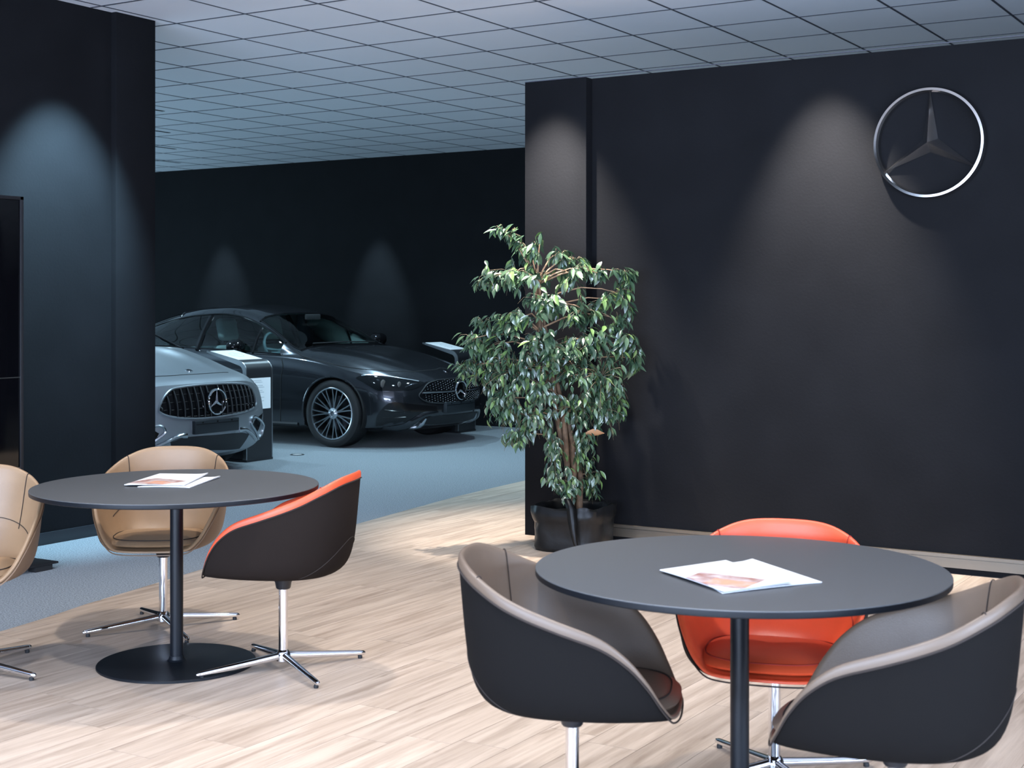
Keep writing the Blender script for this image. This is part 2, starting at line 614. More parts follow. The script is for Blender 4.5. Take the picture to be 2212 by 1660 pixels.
def bez(p0, p1, p2, t):
    return [(1 - t) ** 2 * a + 2 * t * (1 - t) * b + t * t * c for a, b, c in zip(p0, p1, p2)]


ZB = 0.400


def make_chair(name, x, y, face, base_rot, leather, shell, seam, label, group='swivel tub chairs', hz=1.0):
    """face: world direction the sitter looks"""
    rz = math.atan2(face[1], face[0]) - PI / 2
    t = tag(empty(name, (x, y, 0), rz), label, 'chair', group)
    t.scale = (1, 1, hz)
    pipe = s_tan if shell is s_tan else m_seam
    N = 120
    phis = [2 * PI * k / N for k in range(N)]
    rim = [(*plan(p), 0) for p in phis]
    rim = [(a, b, RIM(b)) for a, b, _ in rim]

    def grid(fn, R, nm, mt):
        vs, fs = [], []
        for r in range(R + 1):
            for k in range(N):
                vs.append(fn(r / R, k))
        for r in range(R):
            for k in range(N):
                k2 = (k + 1) % N
                fs.append((r * N + k, r * N + k2, (r + 1) * N + k2, (r + 1) * N + k))
        return mesh_obj(nm, vs, fs, mt, t, smooth=True, angle=50)

    def outer(u, k):
        X, Y, Z = rim[k]
        if u < 0.2:
            s = u / 0.2 * 0.5
            return (X * s, Y * s, ZB)
        v = (u - 0.2) / 0.8
        hi = min(1, max(0, (Z - 0.41) / 0.3))
        q = 1 - v
        P = ((0.5, ZB), (0.955 - 0.015 * hi, ZB - 0.004 * hi), (0.985 - 0.075 * hi, ZB + (0.12 + 0.12 * hi) * (Z - ZB)), (1.0, Z))
        s, z = [q ** 3 * P[0][i] + 3 * q * q * v * P[1][i] + 3 * q * v * v * P[2][i] + v ** 3 * P[3][i] for i in (0, 1)]
        return (X * s, Y * s, z)

    sh = grid(outer, 22, 'shell', shell)

    ROLL = [(1.0, -0.012), (1.004, 0.0), (1.0, 0.009), (0.988, 0.0155), (0.970, 0.0165), (0.950, 0.011)]

    def inner(u, k):
        X, Y, Z = rim[k]
        hi = min(1, max(0, (Z - 0.41) / 0.25))
        if u < 0.25:                                  # the leather rolls over the rim
            f = u / 0.25 * (len(ROLL) - 1)
            i = min(int(f), len(ROLL) - 2)
            f -= i
            s = ROLL[i][0] * (1 - f) + ROLL[i + 1][0] * f
            z = Z + (ROLL[i][1] * (1 - f) + ROLL[i + 1][1] * f) * (0.35 + 0.65 * hi)
        else:                                         # then runs down inside to the seat
            v = (u - 0.25) / 0.75
            q = 1 - v
            zt = Z + 0.011 * (0.35 + 0.65 * hi)
            P = ((0.950, zt), (0.905 - 0.03 * hi, zt - 0.25 * (zt - 0.42)), (0.84, 0.425), (0.5, 0.42))
            s, z = [q ** 3 * P[0][i] + 3 * q * q * v * P[1][i] + 3 * q * v * v * P[2][i] + v ** 3 * P[3][i] for i in (0, 1)]
        return (X * s, Y * s, z)

    li = grid(inner, 28, 'liner', leather)
    tube('rim_piping', [(X * 1.006, Y * 1.006, Z - 0.014) for X, Y, Z in rim], 0.0028, pipe, sh, n=5, closed=True)
    # stitched seams of the lining: two down the back, one round the lumbar line
    for sgn in (-1, 1):
        k = int(round((PI - sgn * 0.80) / (2 * PI) * N)) % N
        tube('seam', [Vector(inner(u, k)) + Vector((0, 0, 0.002)) + Vector((-rim[k][0], -rim[k][1], 0)) * 0.006 for u in [0.12 + i / 14 * 0.53 for i in range(15)]], 0.0017, seam, li, n=5)
    ks = [k for k in range(N) if 0.52 < phis[k] / (2 * PI) * 2 < 1.48]
    pts = []
    for k in ks:
        q = abs(phis[k] - PI) / (0.48 * PI)
        p = Vector(inner(0.60 + 0.06 * q * q, k))
        pts.append(p + Vector((-rim[k][0], -rim[k][1], 0.02)) * 0.006)
    tube('seam', pts, 0.0017, seam, li, n=5)
    kb = [k for k in range(N) if 0.66 < phis[k] / (2 * PI) * 2 < 1.34]
    pts = []
    for k in kb:                                                 # arc panel seam low on the back of the shell
        q = abs(phis[k] - PI) / (0.34 * PI)
        p = Vector(outer(0.72 - 0.34 * q ** 1.6, k))
        pts.append(p * 1.003)
    tube('seam', pts, 0.0016, m_seam if shell is not s_tan else seam, sh, n=5)
    # seat cushion
    vs, fs = [], []
    prof = [(0.10, 0.472), (0.35, 0.471), (0.6, 0.468), (0.78, 0.462), (0.89, 0.452), (0.96, 0.445), (1.0, 0.436), (0.985, 0.429), (0.93, 0.426)]
    for s, z in prof:
        for p in phis:
            c, sn = math.cos(p), math.sin(p)
            n = 2.9
            X = 0.224 * math.copysign(abs(sn) ** (2 / n), sn)
            Y = (0.243 if c > 0 else 0.22) * math.copysign(abs(c) ** (2 / n), c)
            back = max(0, -c)
            vs.append((X * s, Y * s + 0.058, z - 0.012 * back))
    R = len(prof)
    for r in range(R - 1):
        for k in range(N):
            k2 = (k + 1) % N
            fs.append((r * N + k2, r * N + k, (r + 1) * N + k, (r + 1) * N + k2))
    fs.append(tuple(range(N)))
    se = mesh_obj('seat', vs, fs, leather, t, smooth=True, angle=60)
    r = 4
    tube('seam', [Vector(vs[r * N + k]) + Vector((0, 0, 0.002)) for k in range(N)], 0.0022, seam, se, n=5, closed=True)
    # swivel column and four-star base
    lathe('collar', [(0.026, 0.335), (0.030, 0.340), (0.034, 0.362), (0.048, 0.383), (0.075, 0.397), (0.10, 0.4005)], m_black, t, n=32, angle=60)
    ped = lathe('column', [(0.019, 0.055), (0.019, 0.338)], m_chrome, t, n=32)
    hub = lathe('hub', [(0.020, 0.036), (0.030, 0.040), (0.031, 0.060), (0.026, 0.075), (0.019, 0.085)], m_chrome, t, n=32, angle=60)
    for q in range(4):
        a = base_rot + q * PI / 2 - rz
        ca, sa = math.cos(a), math.sin(a)
        pts, rad = [], []
        for u in (0.012, 0.05, 0.12, 0.20, 0.28, 0.345, 0.362, 0.368):
            z = 0.062 - 0.036 * (u / 0.368) ** 0.9
            pts.append((ca * u, sa * u, z))
            rad.append((0.0165 - 0.0055 * u / 0.368) * (0.45 if u > 0.367 else 0.85 if u > 0.36 else 1))
        leg = tube('leg', pts, rad, m_chrome, t, n=12)
        g = lathe('glide', [(0.0, 0.005), (0.009, 0.005), (0.010, 0.012), (0.008, 0.019)], m_rubber, leg, n=12)
        g.location = (ca * 0.345, sa * 0.345, 0)
    return t


l_tan = M('tan_leather', (0.275, 0.172, 0.095), 0.42, bump=(420, 0.25), noise=(9, 0.06))
l_org = M('orange_leather', (0.72, 0.088, 0.030), 0.42, bump=(420, 0.2), noise=(9, 0.05))
l_tau = M('taupe_leather', (0.125, 0.088, 0.062), 0.42, bump=(420, 0.25), noise=(9, 0.06))
s_brn = M('brown_shell_fabric', (0.017, 0.0125, 0.0105), 0.85, spec=0.06, bump=(500, 0.3))
s_blk = M('charcoal_shell_fabric', (0.0082, 0.0076, 0.0075), 0.85, spec=0.06, bump=(500, 0.3))
s_tan = M('tan_shell_leather', (0.20, 0.125, 0.075), 0.5, bump=(420, 0.25))
m_seam = M('dark_seam', (0.02, 0.013, 0.01), 0.8)
m_seamr = M('red_seam', (0.30, 0.02, 0.01), 0.8)


def cdir(lat, dep):
    v = RT * lat + FW * dep
    return (v.x, v.y)


D = math.radians
make_chair('tub_chair', -4.953, 3.836, cdir(0.20, -0.98), D(7), l_tan, s_tan, m_seam, 'tan leather tub chair cut off by the left picture edge')
make_chair('tub_chair', -4.838, 4.825, cdir(0.04, -1.0), D(-28), l_tan, s_tan, m_seam, 'tan leather tub chair behind the left table, facing the viewer')
make_chair('tub_chair', -3.876, 4.543, cdir(-0.96, 0.16), D(-28), l_org, s_brn, m_seamr, 'dark brown tub chair with orange rim and lining, seen side-on at the left table')
make_chair('tub_chair', -1.930, 3.481, cdir(0.97, -0.15), D(10), l_tau, s_blk, m_seam, 'charcoal tub chair with taupe lining at the left of the foreground table')
make_chair('tub_chair', -1.064, 3.604, cdir(-0.93, 0.36), D(35), l_tau, s_blk, m_seam, 'charcoal tub chair with taupe rim at the right picture edge')
make_chair('tub_chair', -1.650, 4.29, cdir(-0.30, -0.95), D(53), l_org, s_brn, m_seamr, 'orange leather tub chair behind the foreground table, below the star wall', hz=0.957)

# ------------------------------------------------------------------ three-pointed star emblem
def star_geo(R, depth):
    """faceted three-pointed star in the xz plane, front towards -y"""
    vs = [(0, -depth, 0), (0, 0, 0)]
    fs = []
    tips, notch = [], []
    for k in range(3):
        a = PI / 2 + k * 2 * PI / 3
        tips.append(len(vs))
        vs.append((R * math.cos(a), -0.12 * depth, R * math.sin(a)))
        b = a + PI / 3
        notch.append(len(vs))
        vs.append((R * 0.165 * math.cos(b), 0, R * 0.165 * math.sin(b)))
    for k in range(3):
        fs += [(0, tips[k], notch[k]), (0, notch[k - 1], tips[k]), (1, notch[k], tips[k]), (1, tips[k], notch[k - 1])]
    return vs, fs


def ring_geo(R, prof, n=96):
    """ring about the y axis; prof closed list of (dr, y)"""
    vs, fs = [], []
    m = len(prof)
    for k in range(n):
        a = 2 * PI * k / n
        for dr, yy in prof:
            vs.append(((R + dr) * math.cos(a), yy, (R + dr) * math.sin(a)))
    for k in range(n):
        k2 = (k + 1) % n
        for j in range(m):
            j2 = (j + 1) % m
            fs.append((k * m + j, k * m + j2, k2 * m + j2, k2 * m + j))
    return vs, fs


em = tag(empty('wall_emblem', (-2.192, WALL_S - 0.001, 2.41)), 'large chrome three-pointed star in a ring on the black wall', 'emblem')
RE = 0.313
vs, fs = ring_geo(RE - 0.015, [(0.015, 0), (0.015, -0.042), (0.008, -0.060), (-0.006, -0.062), (-0.015, -0.045), (-0.015, 0)], 128)
mesh_obj('ring', vs, fs, M('ring_chrome', (0.62, 0.60, 0.58), 0.14, metal=1.0), em, smooth=True, angle=20)
vs, fs = star_geo(RE - 0.016, 0.07)
mesh_obj('star', vs, fs, m_satin, em)

# ------------------------------------------------------------------ black display totem by the left wall
tt = tag(empty('display_totem', (-6.70, 5.03, 0)), 'tall black glossy display panel on a floor plate at the left edge', 'display')
box('panel', -0.05, 0.0, -0.62, 0.54, 0.045, 2.12, m_gloss, tt, bevel=0.004)
box('bezel', -0.055, 0.006, 0.522, 0.545, 0.045, 2.125, m_black, tt, bevel=0.002)
box('bezel', -0.055, 0.006, -0.62, 0.545, 2.105, 2.125, m_black, tt, bevel=0.002)
for z in (1.087, 0.569):
    box('strip', 0.0, 0.003, -0.6, 0.522, z - 0.003, z + 0.003, M('strip_metal', (0.25, 0.26, 0.27), 0.3, metal=1), tt)
box('floor_plate', -0.28, 0.235, -0.75, 0.60, 0.030, 0.042, m_black, tt, bevel=0.003)
for sx in (-0.24, 0.17):
    box('foot', sx, sx + 0.06, 0.44, 0.56, 0.0, 0.031, m_rubber, tt)
    box('foot', sx, sx + 0.06, -0.7, -0.58, 0.0, 0.031, m_rubber, tt)


# ------------------------------------------------------------------ magazines on the tables
def paper_mat(name, photos, tints):
    """white page with soft printed blocks; photos: (u0,u1,v0,v1,colour)"""
    m = M(name, (0.74, 0.745, 0.75), 0.5)
    nt = m.node_tree
    L = nt.links.new
    b = nt.nodes['Principled BSDF']
    tc = nt.nodes.new('ShaderNodeTexCoord')
    sp = nt.nodes.new('ShaderNodeSeparateXYZ')
    L(tc.outputs['Generated'], sp.inputs[0])

    def math_(op, a, bb):
        n = nt.nodes.new('ShaderNodeMath')
        n.operation = op
        for i, q in enumerate((a, bb)):
            if isinstance(q, (int, float)):
                n.inputs[i].default_value = q
            else:
                L(q, n.inputs[i])
        return n.outputs[0]
    nz = nt.nodes.new('ShaderNodeTexNoise')
    nz.inputs['Scale'].default_value = 9
    L(tc.outputs['Generated'], nz.inputs['Vector'])
    cur = None
    for u0, u1, v0, v1, col, dens in photos:
        mk = math_('MULTIPLY', math_('MULTIPLY', math_('GREATER_THAN', sp.outputs[0], u0), math_('LESS_THAN', sp.outputs[0], u1)),
                   math_('MULTIPLY', math_('GREATER_THAN', sp.outputs[1], v0), math_('LESS_THAN', sp.outputs[1], v1)))
        if dens == 'lines':
            st = math_('GREATER_THAN', math_('FRACT', math_('MULTIPLY', sp.outputs[1], 38.0), 0), 0.55)
            fac = math_('MULTIPLY', math_('MULTIPLY', mk, st), 0.30)
        else:
            fac = math_('MULTIPLY', mk, math_('MULTIPLY', nz.outputs['Fac'], dens))
        mx = nt.nodes.new('ShaderNodeMix')
        mx.data_type = 'RGBA'
        L(fac, mx.inputs[0])
        if cur is None:
            mx.inputs[6].default_value = (0.74, 0.745, 0.75, 1)
        else:
            L(cur, mx.inputs[6])
        mx.inputs[7].default_value = (*col, 1)
        cur = mx.outputs[2]
    L(cur, b.inputs['Base Color'])
    return m


pm1 = paper_mat('leaflet_print_photo', [(0.30, 0.80, 0.10, 0.48, (0.25, 0.09, 0.06), 1.5), (0.48, 0.80, 0.16, 0.34, (0.62, 0.30, 0.18), 1.3), (0.08, 0.24, 0.06, 0.2, (0.75, 0.62, 0.15), 0.9),
                                        (0.10, 0.9, 0.56, 0.72, (0.3, 0.3, 0.4), 'lines'), (0.2, 0.6, 0.80, 0.9, (0.72, 0.66, 0.35), 0.7)], None)
pm2 = paper_mat('leaflet_print_text', [(0.12, 0.88, 0.12, 0.5, (0.3, 0.3, 0.42), 'lines'), (0.2, 0.5, 0.74, 0.86, (0.74, 0.68, 0.4), 0.7), (0.55, 0.7, 0.3, 0.45, (0.5, 0.3, 0.35), 0.6)], None)
m_page = M('page_edges', (0.78, 0.80, 0.84), 0.7)


def leaflet(quad_px, z, label, mat, lift=0.0):
    """a folded leaflet whose four photo corners lie on the table plane z"""
    cs = []
    for px, py in quad_px:
        d = FPX * (EYE - z) / (py - HORIZON)
        cs.append(at(px, py, d))
    c = sum(cs, Vector()) / 4
    o = tag(empty('leaflet', (c.x, c.y, z)), label, 'magazine', 'printed leaflets on the tables')
    n = 8
    for nm, z0, th, mt, ins in (('back_page', 0.0006, 0.0012, m_page, 0.004), ('cover', 0.0019, 0.0010, mat, 0.0)):
        vs, fs = [], []
        for top in (0, 1):
            for i in range(n + 1):
                for j in range(n + 1):
                    u, v = i / n, j / n
                    p = (cs[0] * (1 - u) + cs[1] * u) * (1 - v) + (cs[3] * (1 - u) + cs[2] * u) * v
                    q = Vector((p.x - c.x, p.y - c.y, 0)) * (1 - ins)
                    curl = 0.006 * max(0, u - 0.75) ** 2 * 16 * v + 0.003 * math.sin(u * PI) * (1 - v)
                    vs.append((q.x, q.y, lift + z0 + curl * (0.6 if nm == 'back_page' else 1) + th * top))
        K = (n + 1) ** 2
        for i in range(n):
            for j in range(n):
                a = i * (n + 1) + j
                fs.append((a, a + 1, a + n + 2, a + n + 1))
                fs.append((K + a, K + a + n + 1, K + a + n + 2, K + a + 1))
        bd = [i * (n + 1) for i in range(n)] + [n * (n + 1) + j for j in range(n)] + [i * (n + 1) + n for i in range(n, 0, -1)] + [j for j in range(n, 0, -1)]
        for k in range(len(bd)):
            a, b = bd[k], bd[(k + 1) % len(bd)]
            fs.append((a, b, K + b, K + a))
        bm = bmesh.new()
        me = bpy.data.meshes.new('t')
        me.from_pydata(vs, [], fs)
        bm.from_mesh(me)
        bpy.data.meshes.remove(me)
        bm_obj(nm, bm, mat if nm == 'cover' else mt, o)
    return o


leaflet([(297, 1053.5), (410, 1055), (476, 1033), (385, 1030)], 0.750, 'lower leaflet sticking out to the right on the left table', pm2)
leaflet([(268, 1052), (398, 1053), (450, 1029), (345, 1027.5)], 0.750, 'upper white leaflet with a reddish photo on the left table', pm1, 0.006)
leaflet([(1560, 1284), (1776, 1260), (1625, 1214), (1470, 1228)], 0.746, 'lower white text leaflet pointing right on the foreground table', pm2)
leaflet([(1425, 1238), (1564, 1285), (1712, 1268), (1568, 1217)], 0.746, 'upper leaflet with a brown photo on the foreground table', pm1, 0.006)

# ------------------------------------------------------------------ floor outlet in the carpet
fo = tag(empty('floor_outlet', (-9.337, 11.156, 0)), 'small round metal floor outlet in the carpet beside the dark coupe', 'outlet')
lathe('ring', [(0.045, 0.0005), (0.072, 0.0005), (0.072, 0.003), (0.068, 0.005), (0.050, 0.005), (0.045, 0.003)], m_black, fo, n=32)
lathe('cap', [(0.0, 0.0006), (0.046, 0.0006), (0.046, 0.004), (0.0, 0.0045)], M('light_steel', (0.5, 0.5, 0.5), 0.4, metal=0.2), fo, n=32)


# ------------------------------------------------------------------ information stands
m_stand = M('stand_anthracite', (0.016, 0.017, 0.020), 0.38)
m_alu = M('stand_aluminium', (0.42, 0.44, 0.46), 0.35, metal=1)
m_white = M('white_print', (0.82, 0.83, 0.84), 0.5)
m_grey = M('grey_print', (0.45, 0.47, 0.50), 0.6)


def info_stand(x, y, label):
    """upright slab bending over into a reading desk towards -x"""
    t = tag(empty('info_stand', (x, y, 0)), label, 'stand', 'information stands beside the cars')
    W = 0.19
    # centre line of the bent slab in xz: up, bend, out
    path = [(0.0, 0.02), (0.0, 0.80)]
    R, cx, cz = 0.11, -0.11, 0.86
    path += [(0.0, cz - 0.02)]
    for k in range(1, 9):
        a = k / 8 * math.radians(78)
        path.append((cx + R * math.cos(a), cz + R * math.sin(a)))
    ex, ez = path[-1]
    sl = math.radians(168)
    path.append((ex + 0.43 * math.cos(sl), ez + 0.43 * math.sin(sl)))
    th = 0.045

    def slab(nm, y0, y1, th, mt, off=0):
        vs, fs = [], []
        m = len(path)
        for i, (px, pz) in enumerate(path):
            a = path[max(0, i - 1)]
            b = path[min(m - 1, i + 1)]
            tx, tz = b[0] - a[0], b[1] - a[1]
            l = math.hypot(tx, tz)
            nx, nz = tz / l, -tx / l
            f = 1.0 if i < m - 1 else 0.35
            for s, yy in ((0, y0), (0, y1), (-th * f, y1), (-th * f, y0)):
                vs.append((px + nx * (s + off), yy, pz + nz * (s + off)))
        for i in range(m - 1):
            for k in range(4):
                k2 = (k + 1) % 4
                fs.append((i * 4 + k, i * 4 + k2, (i + 1) * 4 + k2, (i + 1) * 4 + k))
        fs += [(0, 1, 2, 3), tuple((m - 1) * 4 + k for k in (3, 2, 1, 0))]
        bm = bmesh.new()
        me = bpy.data.meshes.new('t')
        me.from_pydata(vs, [], fs)
        bm.from_mesh(me)
        bpy.data.meshes.remove(me)
        return bm_obj(nm, bm, mt, t, smooth=True, angle=35)
    slab('body', -W + 0.012, W - 0.012, th, m_stand)
    slab('edge_strip', -W, -W + 0.012, th, m_alu, 0.001)
    slab('edge_strip', W - 0.012, W, th, m_alu, 0.001)
    box('base', -0.30, 0.006, -W, W, 0.0, 0.022, m_stand, t, bevel=0.004)
    box('back_panel', -0.28, -0.02, -W + 0.015, W - 0.015, 0.02, 0.62, m_stand, t, bevel=0.006)
    # white desk panel with a faint ring mark
    (ax, az), (bx, bz) = path[-2], path[-1]
    u = Vector((bx - ax, 0, bz - az)).normalized()
    nrm = Vector((-u.z, 0, u.x))
    if nrm.z < 0:
        nrm = -nrm
    o = Vector((ax, 0, az))
    vs = []
    for h in (0.001, 0.005):
        for s, yy in ((0.03, -W + 0.02), (0.40, -W + 0.02), (0.40, W - 0.02), (0.03, W - 0.02)):
            p = o + u * s + nrm * h
            vs.append((p.x, yy, p.z))
    dp = mesh_obj('desk_panel', vs, [(3, 2, 1, 0), (4, 5, 6, 7), (0, 1, 5, 4), (1, 2, 6, 5), (2, 3, 7, 6), (3, 0, 4, 7)], m_white, t)
    pts = [o + u * (0.215 + 0.075 * math.cos(a)) + nrm * 0.0055 + Vector((0, 0.075 * math.sin(a), 0)) for a in [2 * PI * k / 36 for k in range(36)]]
    tube('printed_ring', pts, 0.0022, m_grey, dp, n=5, closed=True)
    for k in range(3):
        a = k * 2 * PI / 3 + PI
        tube('printed_star_arm', [o + u * 0.215 + nrm * 0.0055, o + u * (0.215 + 0.03 * math.cos(a)) + nrm * 0.0055 + Vector((0, 0.03 * math.sin(a), 0))], 0.0016, m_grey, dp, n=4)
    # data sheet on the front of the upright
    sh = box('data_sheet', 0.001, 0.004, -W + 0.055, W - 0.035, 0.50, 0.80, m_white, t)
    srng = random.Random(5)
    for k in range(16):
        z = 0.775 - k * 0.0165
        ln = 0.06 + 0.13 * srng.random() if k not in (2, 5) else 0
        if ln:
            box('print_line', 0.004, 0.0045, -W + 0.07, -W + 0.07 + ln, z - 0.0025, z + 0.0025, m_grey, sh)
    return t


info_stand(-9.29, 10.54, 'dark information stand with white desk beside the silver sports car')
info_stand(-9.31, 14.22, 'dark information stand with white desk behind the dark coupe near the far wall')


# ------------------------------------------------------------------ cars
m_glassd = glass_mat('car_glass', (0.66, 0.82, 0.84))
m_rubbr = M('tyre_rubber', (0.010, 0.010, 0.011), 0.65)
m_well = M('wheel_well', (0.004, 0.004, 0.005), 0.8)
m_gblack = M('gloss_black_trim', (0.005, 0.005, 0.006), 0.10, spec=0.5)
m_mblack = M('matt_black_trim', (0.010, 0.011, 0.013), 0.55)
m_plate = M('plate_holder', (0.012, 0.016, 0.020), 0.45)
m_silver = M('satin_silver', (0.55, 0.57, 0.60), 0.25, metal=1)
m_rimd = M('wheel_dark', (0.03, 0.032, 0.036), 0.3, metal=0.8)
m_inter = M('cabin_dark', (0.012, 0.015, 0.017), 0.7)
m_seatb = M('cream_seat_leather', (0.50, 0.52, 0.48), 0.55)
m_dash = M('dash_teal_grey', (0.16, 0.20, 0.205), 0.5)
m_lamp = glass_mat('lamp_glass', (0.75, 0.8, 0.85))
m_lampin = M('lamp_inner', (0.006, 0.007, 0.008), 0.05, spec=0.35)


class Car:
    """body lofted from half sections; car frame: x back from the nose, y to the car's left, z up"""

    def __init__(s, name, label, nose, tabs, L, paint, axle, wb, arch, wr, scale=1.0):
        s.root = tag(empty(name, (nose[0], nose[1], 0), PI), label, 'car', 'cars on show')
        s.root.scale = (scale, scale, scale)
        s.mw = Matrix.Translation(Vector((nose[0], nose[1], 0))) @ Matrix.Rotation(PI, 4, 'Z') @ Matrix.Scale(scale, 4)
        s.inv = s.mw.inverted()
        s.T = {k: pchip(v) for k, v in tabs.items() if isinstance(v, list) and k != 'crease'}
        s.P = tabs
        s.L, s.axle, s.wb, s.arch, s.wr, s.paint = L, axle, wb, arch, wr, paint
        s.build()

    def key(s, x):
        t = s.T
        zt, zr, yr, zs, w, zb = t['zt'](x), t['zr'](x), t['yr'](x), t['zs'](x), t['w'](x), t['zb'](x)
        zw = zb + 0.52 * (zs - zb)
        yb = w * 0.90
        zc = zs + 0.016
        return [(0, zb), (w * 0.72, zb), (w * 0.925, zb + 0.035), (w * 0.972, zb + 0.22 * (zw - zb)), (w * 0.992, zw - 0.03), (w, zw + 0.45 * (zs - zw)),
                (w * 0.962, zs - 0.012), (yb, zc), ((yb + yr) / 2 + 0.018 * min(1, (zr - zc) / 0.3), (zc + zr) / 2 + 0.006),
                (yr, zr), (yr * 0.80, zr + 0.62 * (zt - zr)), (yr * 0.42, zr + 0.93 * (zt - zr)), (0, zt)]

    NS = 9

    def warp(s, x, y, z):
        fall = math.exp(-(x / 0.85) ** 2)
        bow = s.P['bow'] * (abs(y) / 0.9) ** 2.1 * fall
        tilt = s.P['tilt'] * max(0, (z - 0.45) / 0.30) ** 1.6 * fall
        under = 0.10 * max(0, (0.36 - z) / 0.2) ** 1.5 * fall
        r = (s.L - x)
        fr = math.exp(-(r / 0.7) ** 2)
        bow2 = -0.22 * (abs(y) / 0.9) ** 2 * fr
        # bonnet creases
        zz = 0.0
        if 0.12 < x < s.P['cowl'] and z > 0.6:
            f = min(1, (x - 0.12) / 0.5) * min(1, (s.P['cowl'] - x) / 0.3)
            for yc, h, sg in s.P['crease']:
                yy = yc * (0.72 + 0.28 * x / s.P['cowl'])
                zz += h * f * math.exp(-((abs(y) - yy) / sg) ** 2)
        return (x + bow + tilt + under + bow2, y, z + zz)

    def build(s):
        NS = s.NS
        xs = sorted(set([round(v, 4) for v in list(0.35 * (1 - np.cos(np.linspace(0, PI / 2, 22)))) + list(np.arange(0.36, s.L - 0.2, 0.024)) +
                         list(s.L - 0.2 * (1 - np.cos(np.linspace(0, PI / 2, 10)))[::-1])]))
        s.xs = xs
        secs = []
        for x in xs:
            secs.append([(max(0, p[0]), p[1]) for p in crom(s.key(x), NS)])
        M_ = len(secs[0])
        s.M_ = M_
        bm = bmesh.new()
        gl = bmesh.new()
        vmap = {}

        def vert(b, tagk, i, k, side, pos):
            key = (tagk, i, k, side if pos[1] > 1e-5 else 0)
            if key not in vmap:
                p = s.warp(*pos)
                vmap[key] = b.verts.new((p[0], p[1] * side, p[2]))
            return vmap[key]

        def quad(b, tg, ids, side):
            vs = []
            for (i, k, pos) in ids:
                v = vert(b, tg, i, k, side, pos)
                if v not in vs:
                    vs.append(v)
            if len(vs) >= 3:
                try:
                    b.faces.new(vs)
                except ValueError:
                    pass

        cow, hdr, rg0, rg1 = s.P['cowl'], s.P['header'], s.P['rear0'], s.P['rear1']
        sw0, sw1 = s.P['side0'], s.P['side1']

        def kind(x, v):
            if 9.12 < v and cow < x < hdr:
                return 'w'
            if 9.15 < v and rg0 < x < rg1:
                return 'r'
            if 7.14 < v < 8.80 and sw0 < x < sw1:
                return 's'
            return 'b'

        for side in (1, -1):
            for i in range(len(xs) - 1):
                xm = (xs[i] + xs[i + 1]) / 2
                for k in range(M_ - 1):
                    v = (k + 0.5) / NS
                    pos = [(xs[a], *secs[a][c]) for a, c in ((i, k), (i + 1, k), (i + 1, k + 1), (i, k + 1))]
                    ids = list(zip((i, i + 1, i + 1, i), (k, k, k + 1, k + 1), pos))
                    zm = sum(p[2] for p in pos) / 4
                    ym = sum(p[1] for p in pos) / 4
                    wx = s.warp(xm, ym, zm)[0]
                    if ym > 0.55 and v < 7 and any(math.hypot(wx - xa, zm - s.wr) < s.arch for xa in (s.axle, s.axle + s.wb)):
                        continue
                    kd = kind(xm, v)
                    if kd == 'b':
                        quad(bm, 'b', ids, side)
                    else:
                        quad(gl, 'g', ids, side)
            for end, i in ((0, 0), (1, len(xs) - 1)):                 # nose and tail caps
                RN = 14
                for k in range(M_ - 1):
                    for r in range(RN):
                        def cp(kk, rr):
                            y, z = secs[i][kk]
                            return ((i, kk) if rr == 0 else ('c', end, kk, rr)), (xs[i], y * (1 - rr / RN), z)
                        ids = []
                        for kk, rr in ((k, r), (k + 1, r), (k + 1, r + 1), (k, r + 1)):
                            ky, pos = cp(kk, rr)
                            if rr == 0:
                                ids.append((i, kk, pos))
                            else:
                                ids.append((('c', end, rr), kk, pos))
                        quad(bm, 'b', ids, side)
        bmesh.ops.remove_doubles(bm, verts=bm.verts, dist=1e-5)
        bmesh.ops.remove_doubles(gl, verts=gl.verts, dist=1e-5)
        # full surface for tracing details
        me = bpy.data.meshes.new('t')
        bm.to_mesh(me)
        vs = [v.co.copy() for v in me.vertices]
        fs = [tuple(p.vertices) for p in me.polygons]
        off = len(vs)
        mg = bpy.data.meshes.new('t')
        gl.to_mesh(mg)
        vs += [v.co.copy() for v in mg.vertices]
        fs += [tuple(i + off for i in p.vertices) for p in mg.polygons]
        s.bvh = BVHTree.FromPolygons(vs, fs)
        bpy.data.meshes.remove(me)
        bpy.data.meshes.remove(mg)
        s.body = bm_obj('body', bm, s.paint, s.root, smooth=True, angle=38)
        s.glass = bm_obj('glass', gl, m_glassd, s.root, smooth=True, angle=50)

    # --- tracing
    def hit(s, px, py):
        o = s.inv @ Vector((0, 0, EYE))
        d = (s.inv.to_3x3() @ ray_dir(px, py)).normalized()
        loc, nrm, _, _ = s.bvh.ray_cast(o, d)
        return loc

    def near(s, p):
        loc, nrm, _, _ = s.bvh.find_nearest(Vector(p))
        q = Vector(p)
        c = Vector((s.L * 0.45, 0, 0.5))
        if nrm.dot(loc - c) < 0:
            nrm = -nrm
        return loc, nrm

    def trace(s, pts, n=5, closed=True):
        """photo outline -> points on the body (points that miss are snapped to the nearest hit)"""
        out = []
        for p in pts:
            if len(p) == 2:
                h = s.hit(*p)
                if h is None:
                    continue
                out.append(h)
            else:
                out.append(Vector(p))
        return [Vector(p) for p in crom(out, n, closed)]

    def surf(s, p, eps):
        loc, nrm = s.near(p)
        return loc + nrm * eps

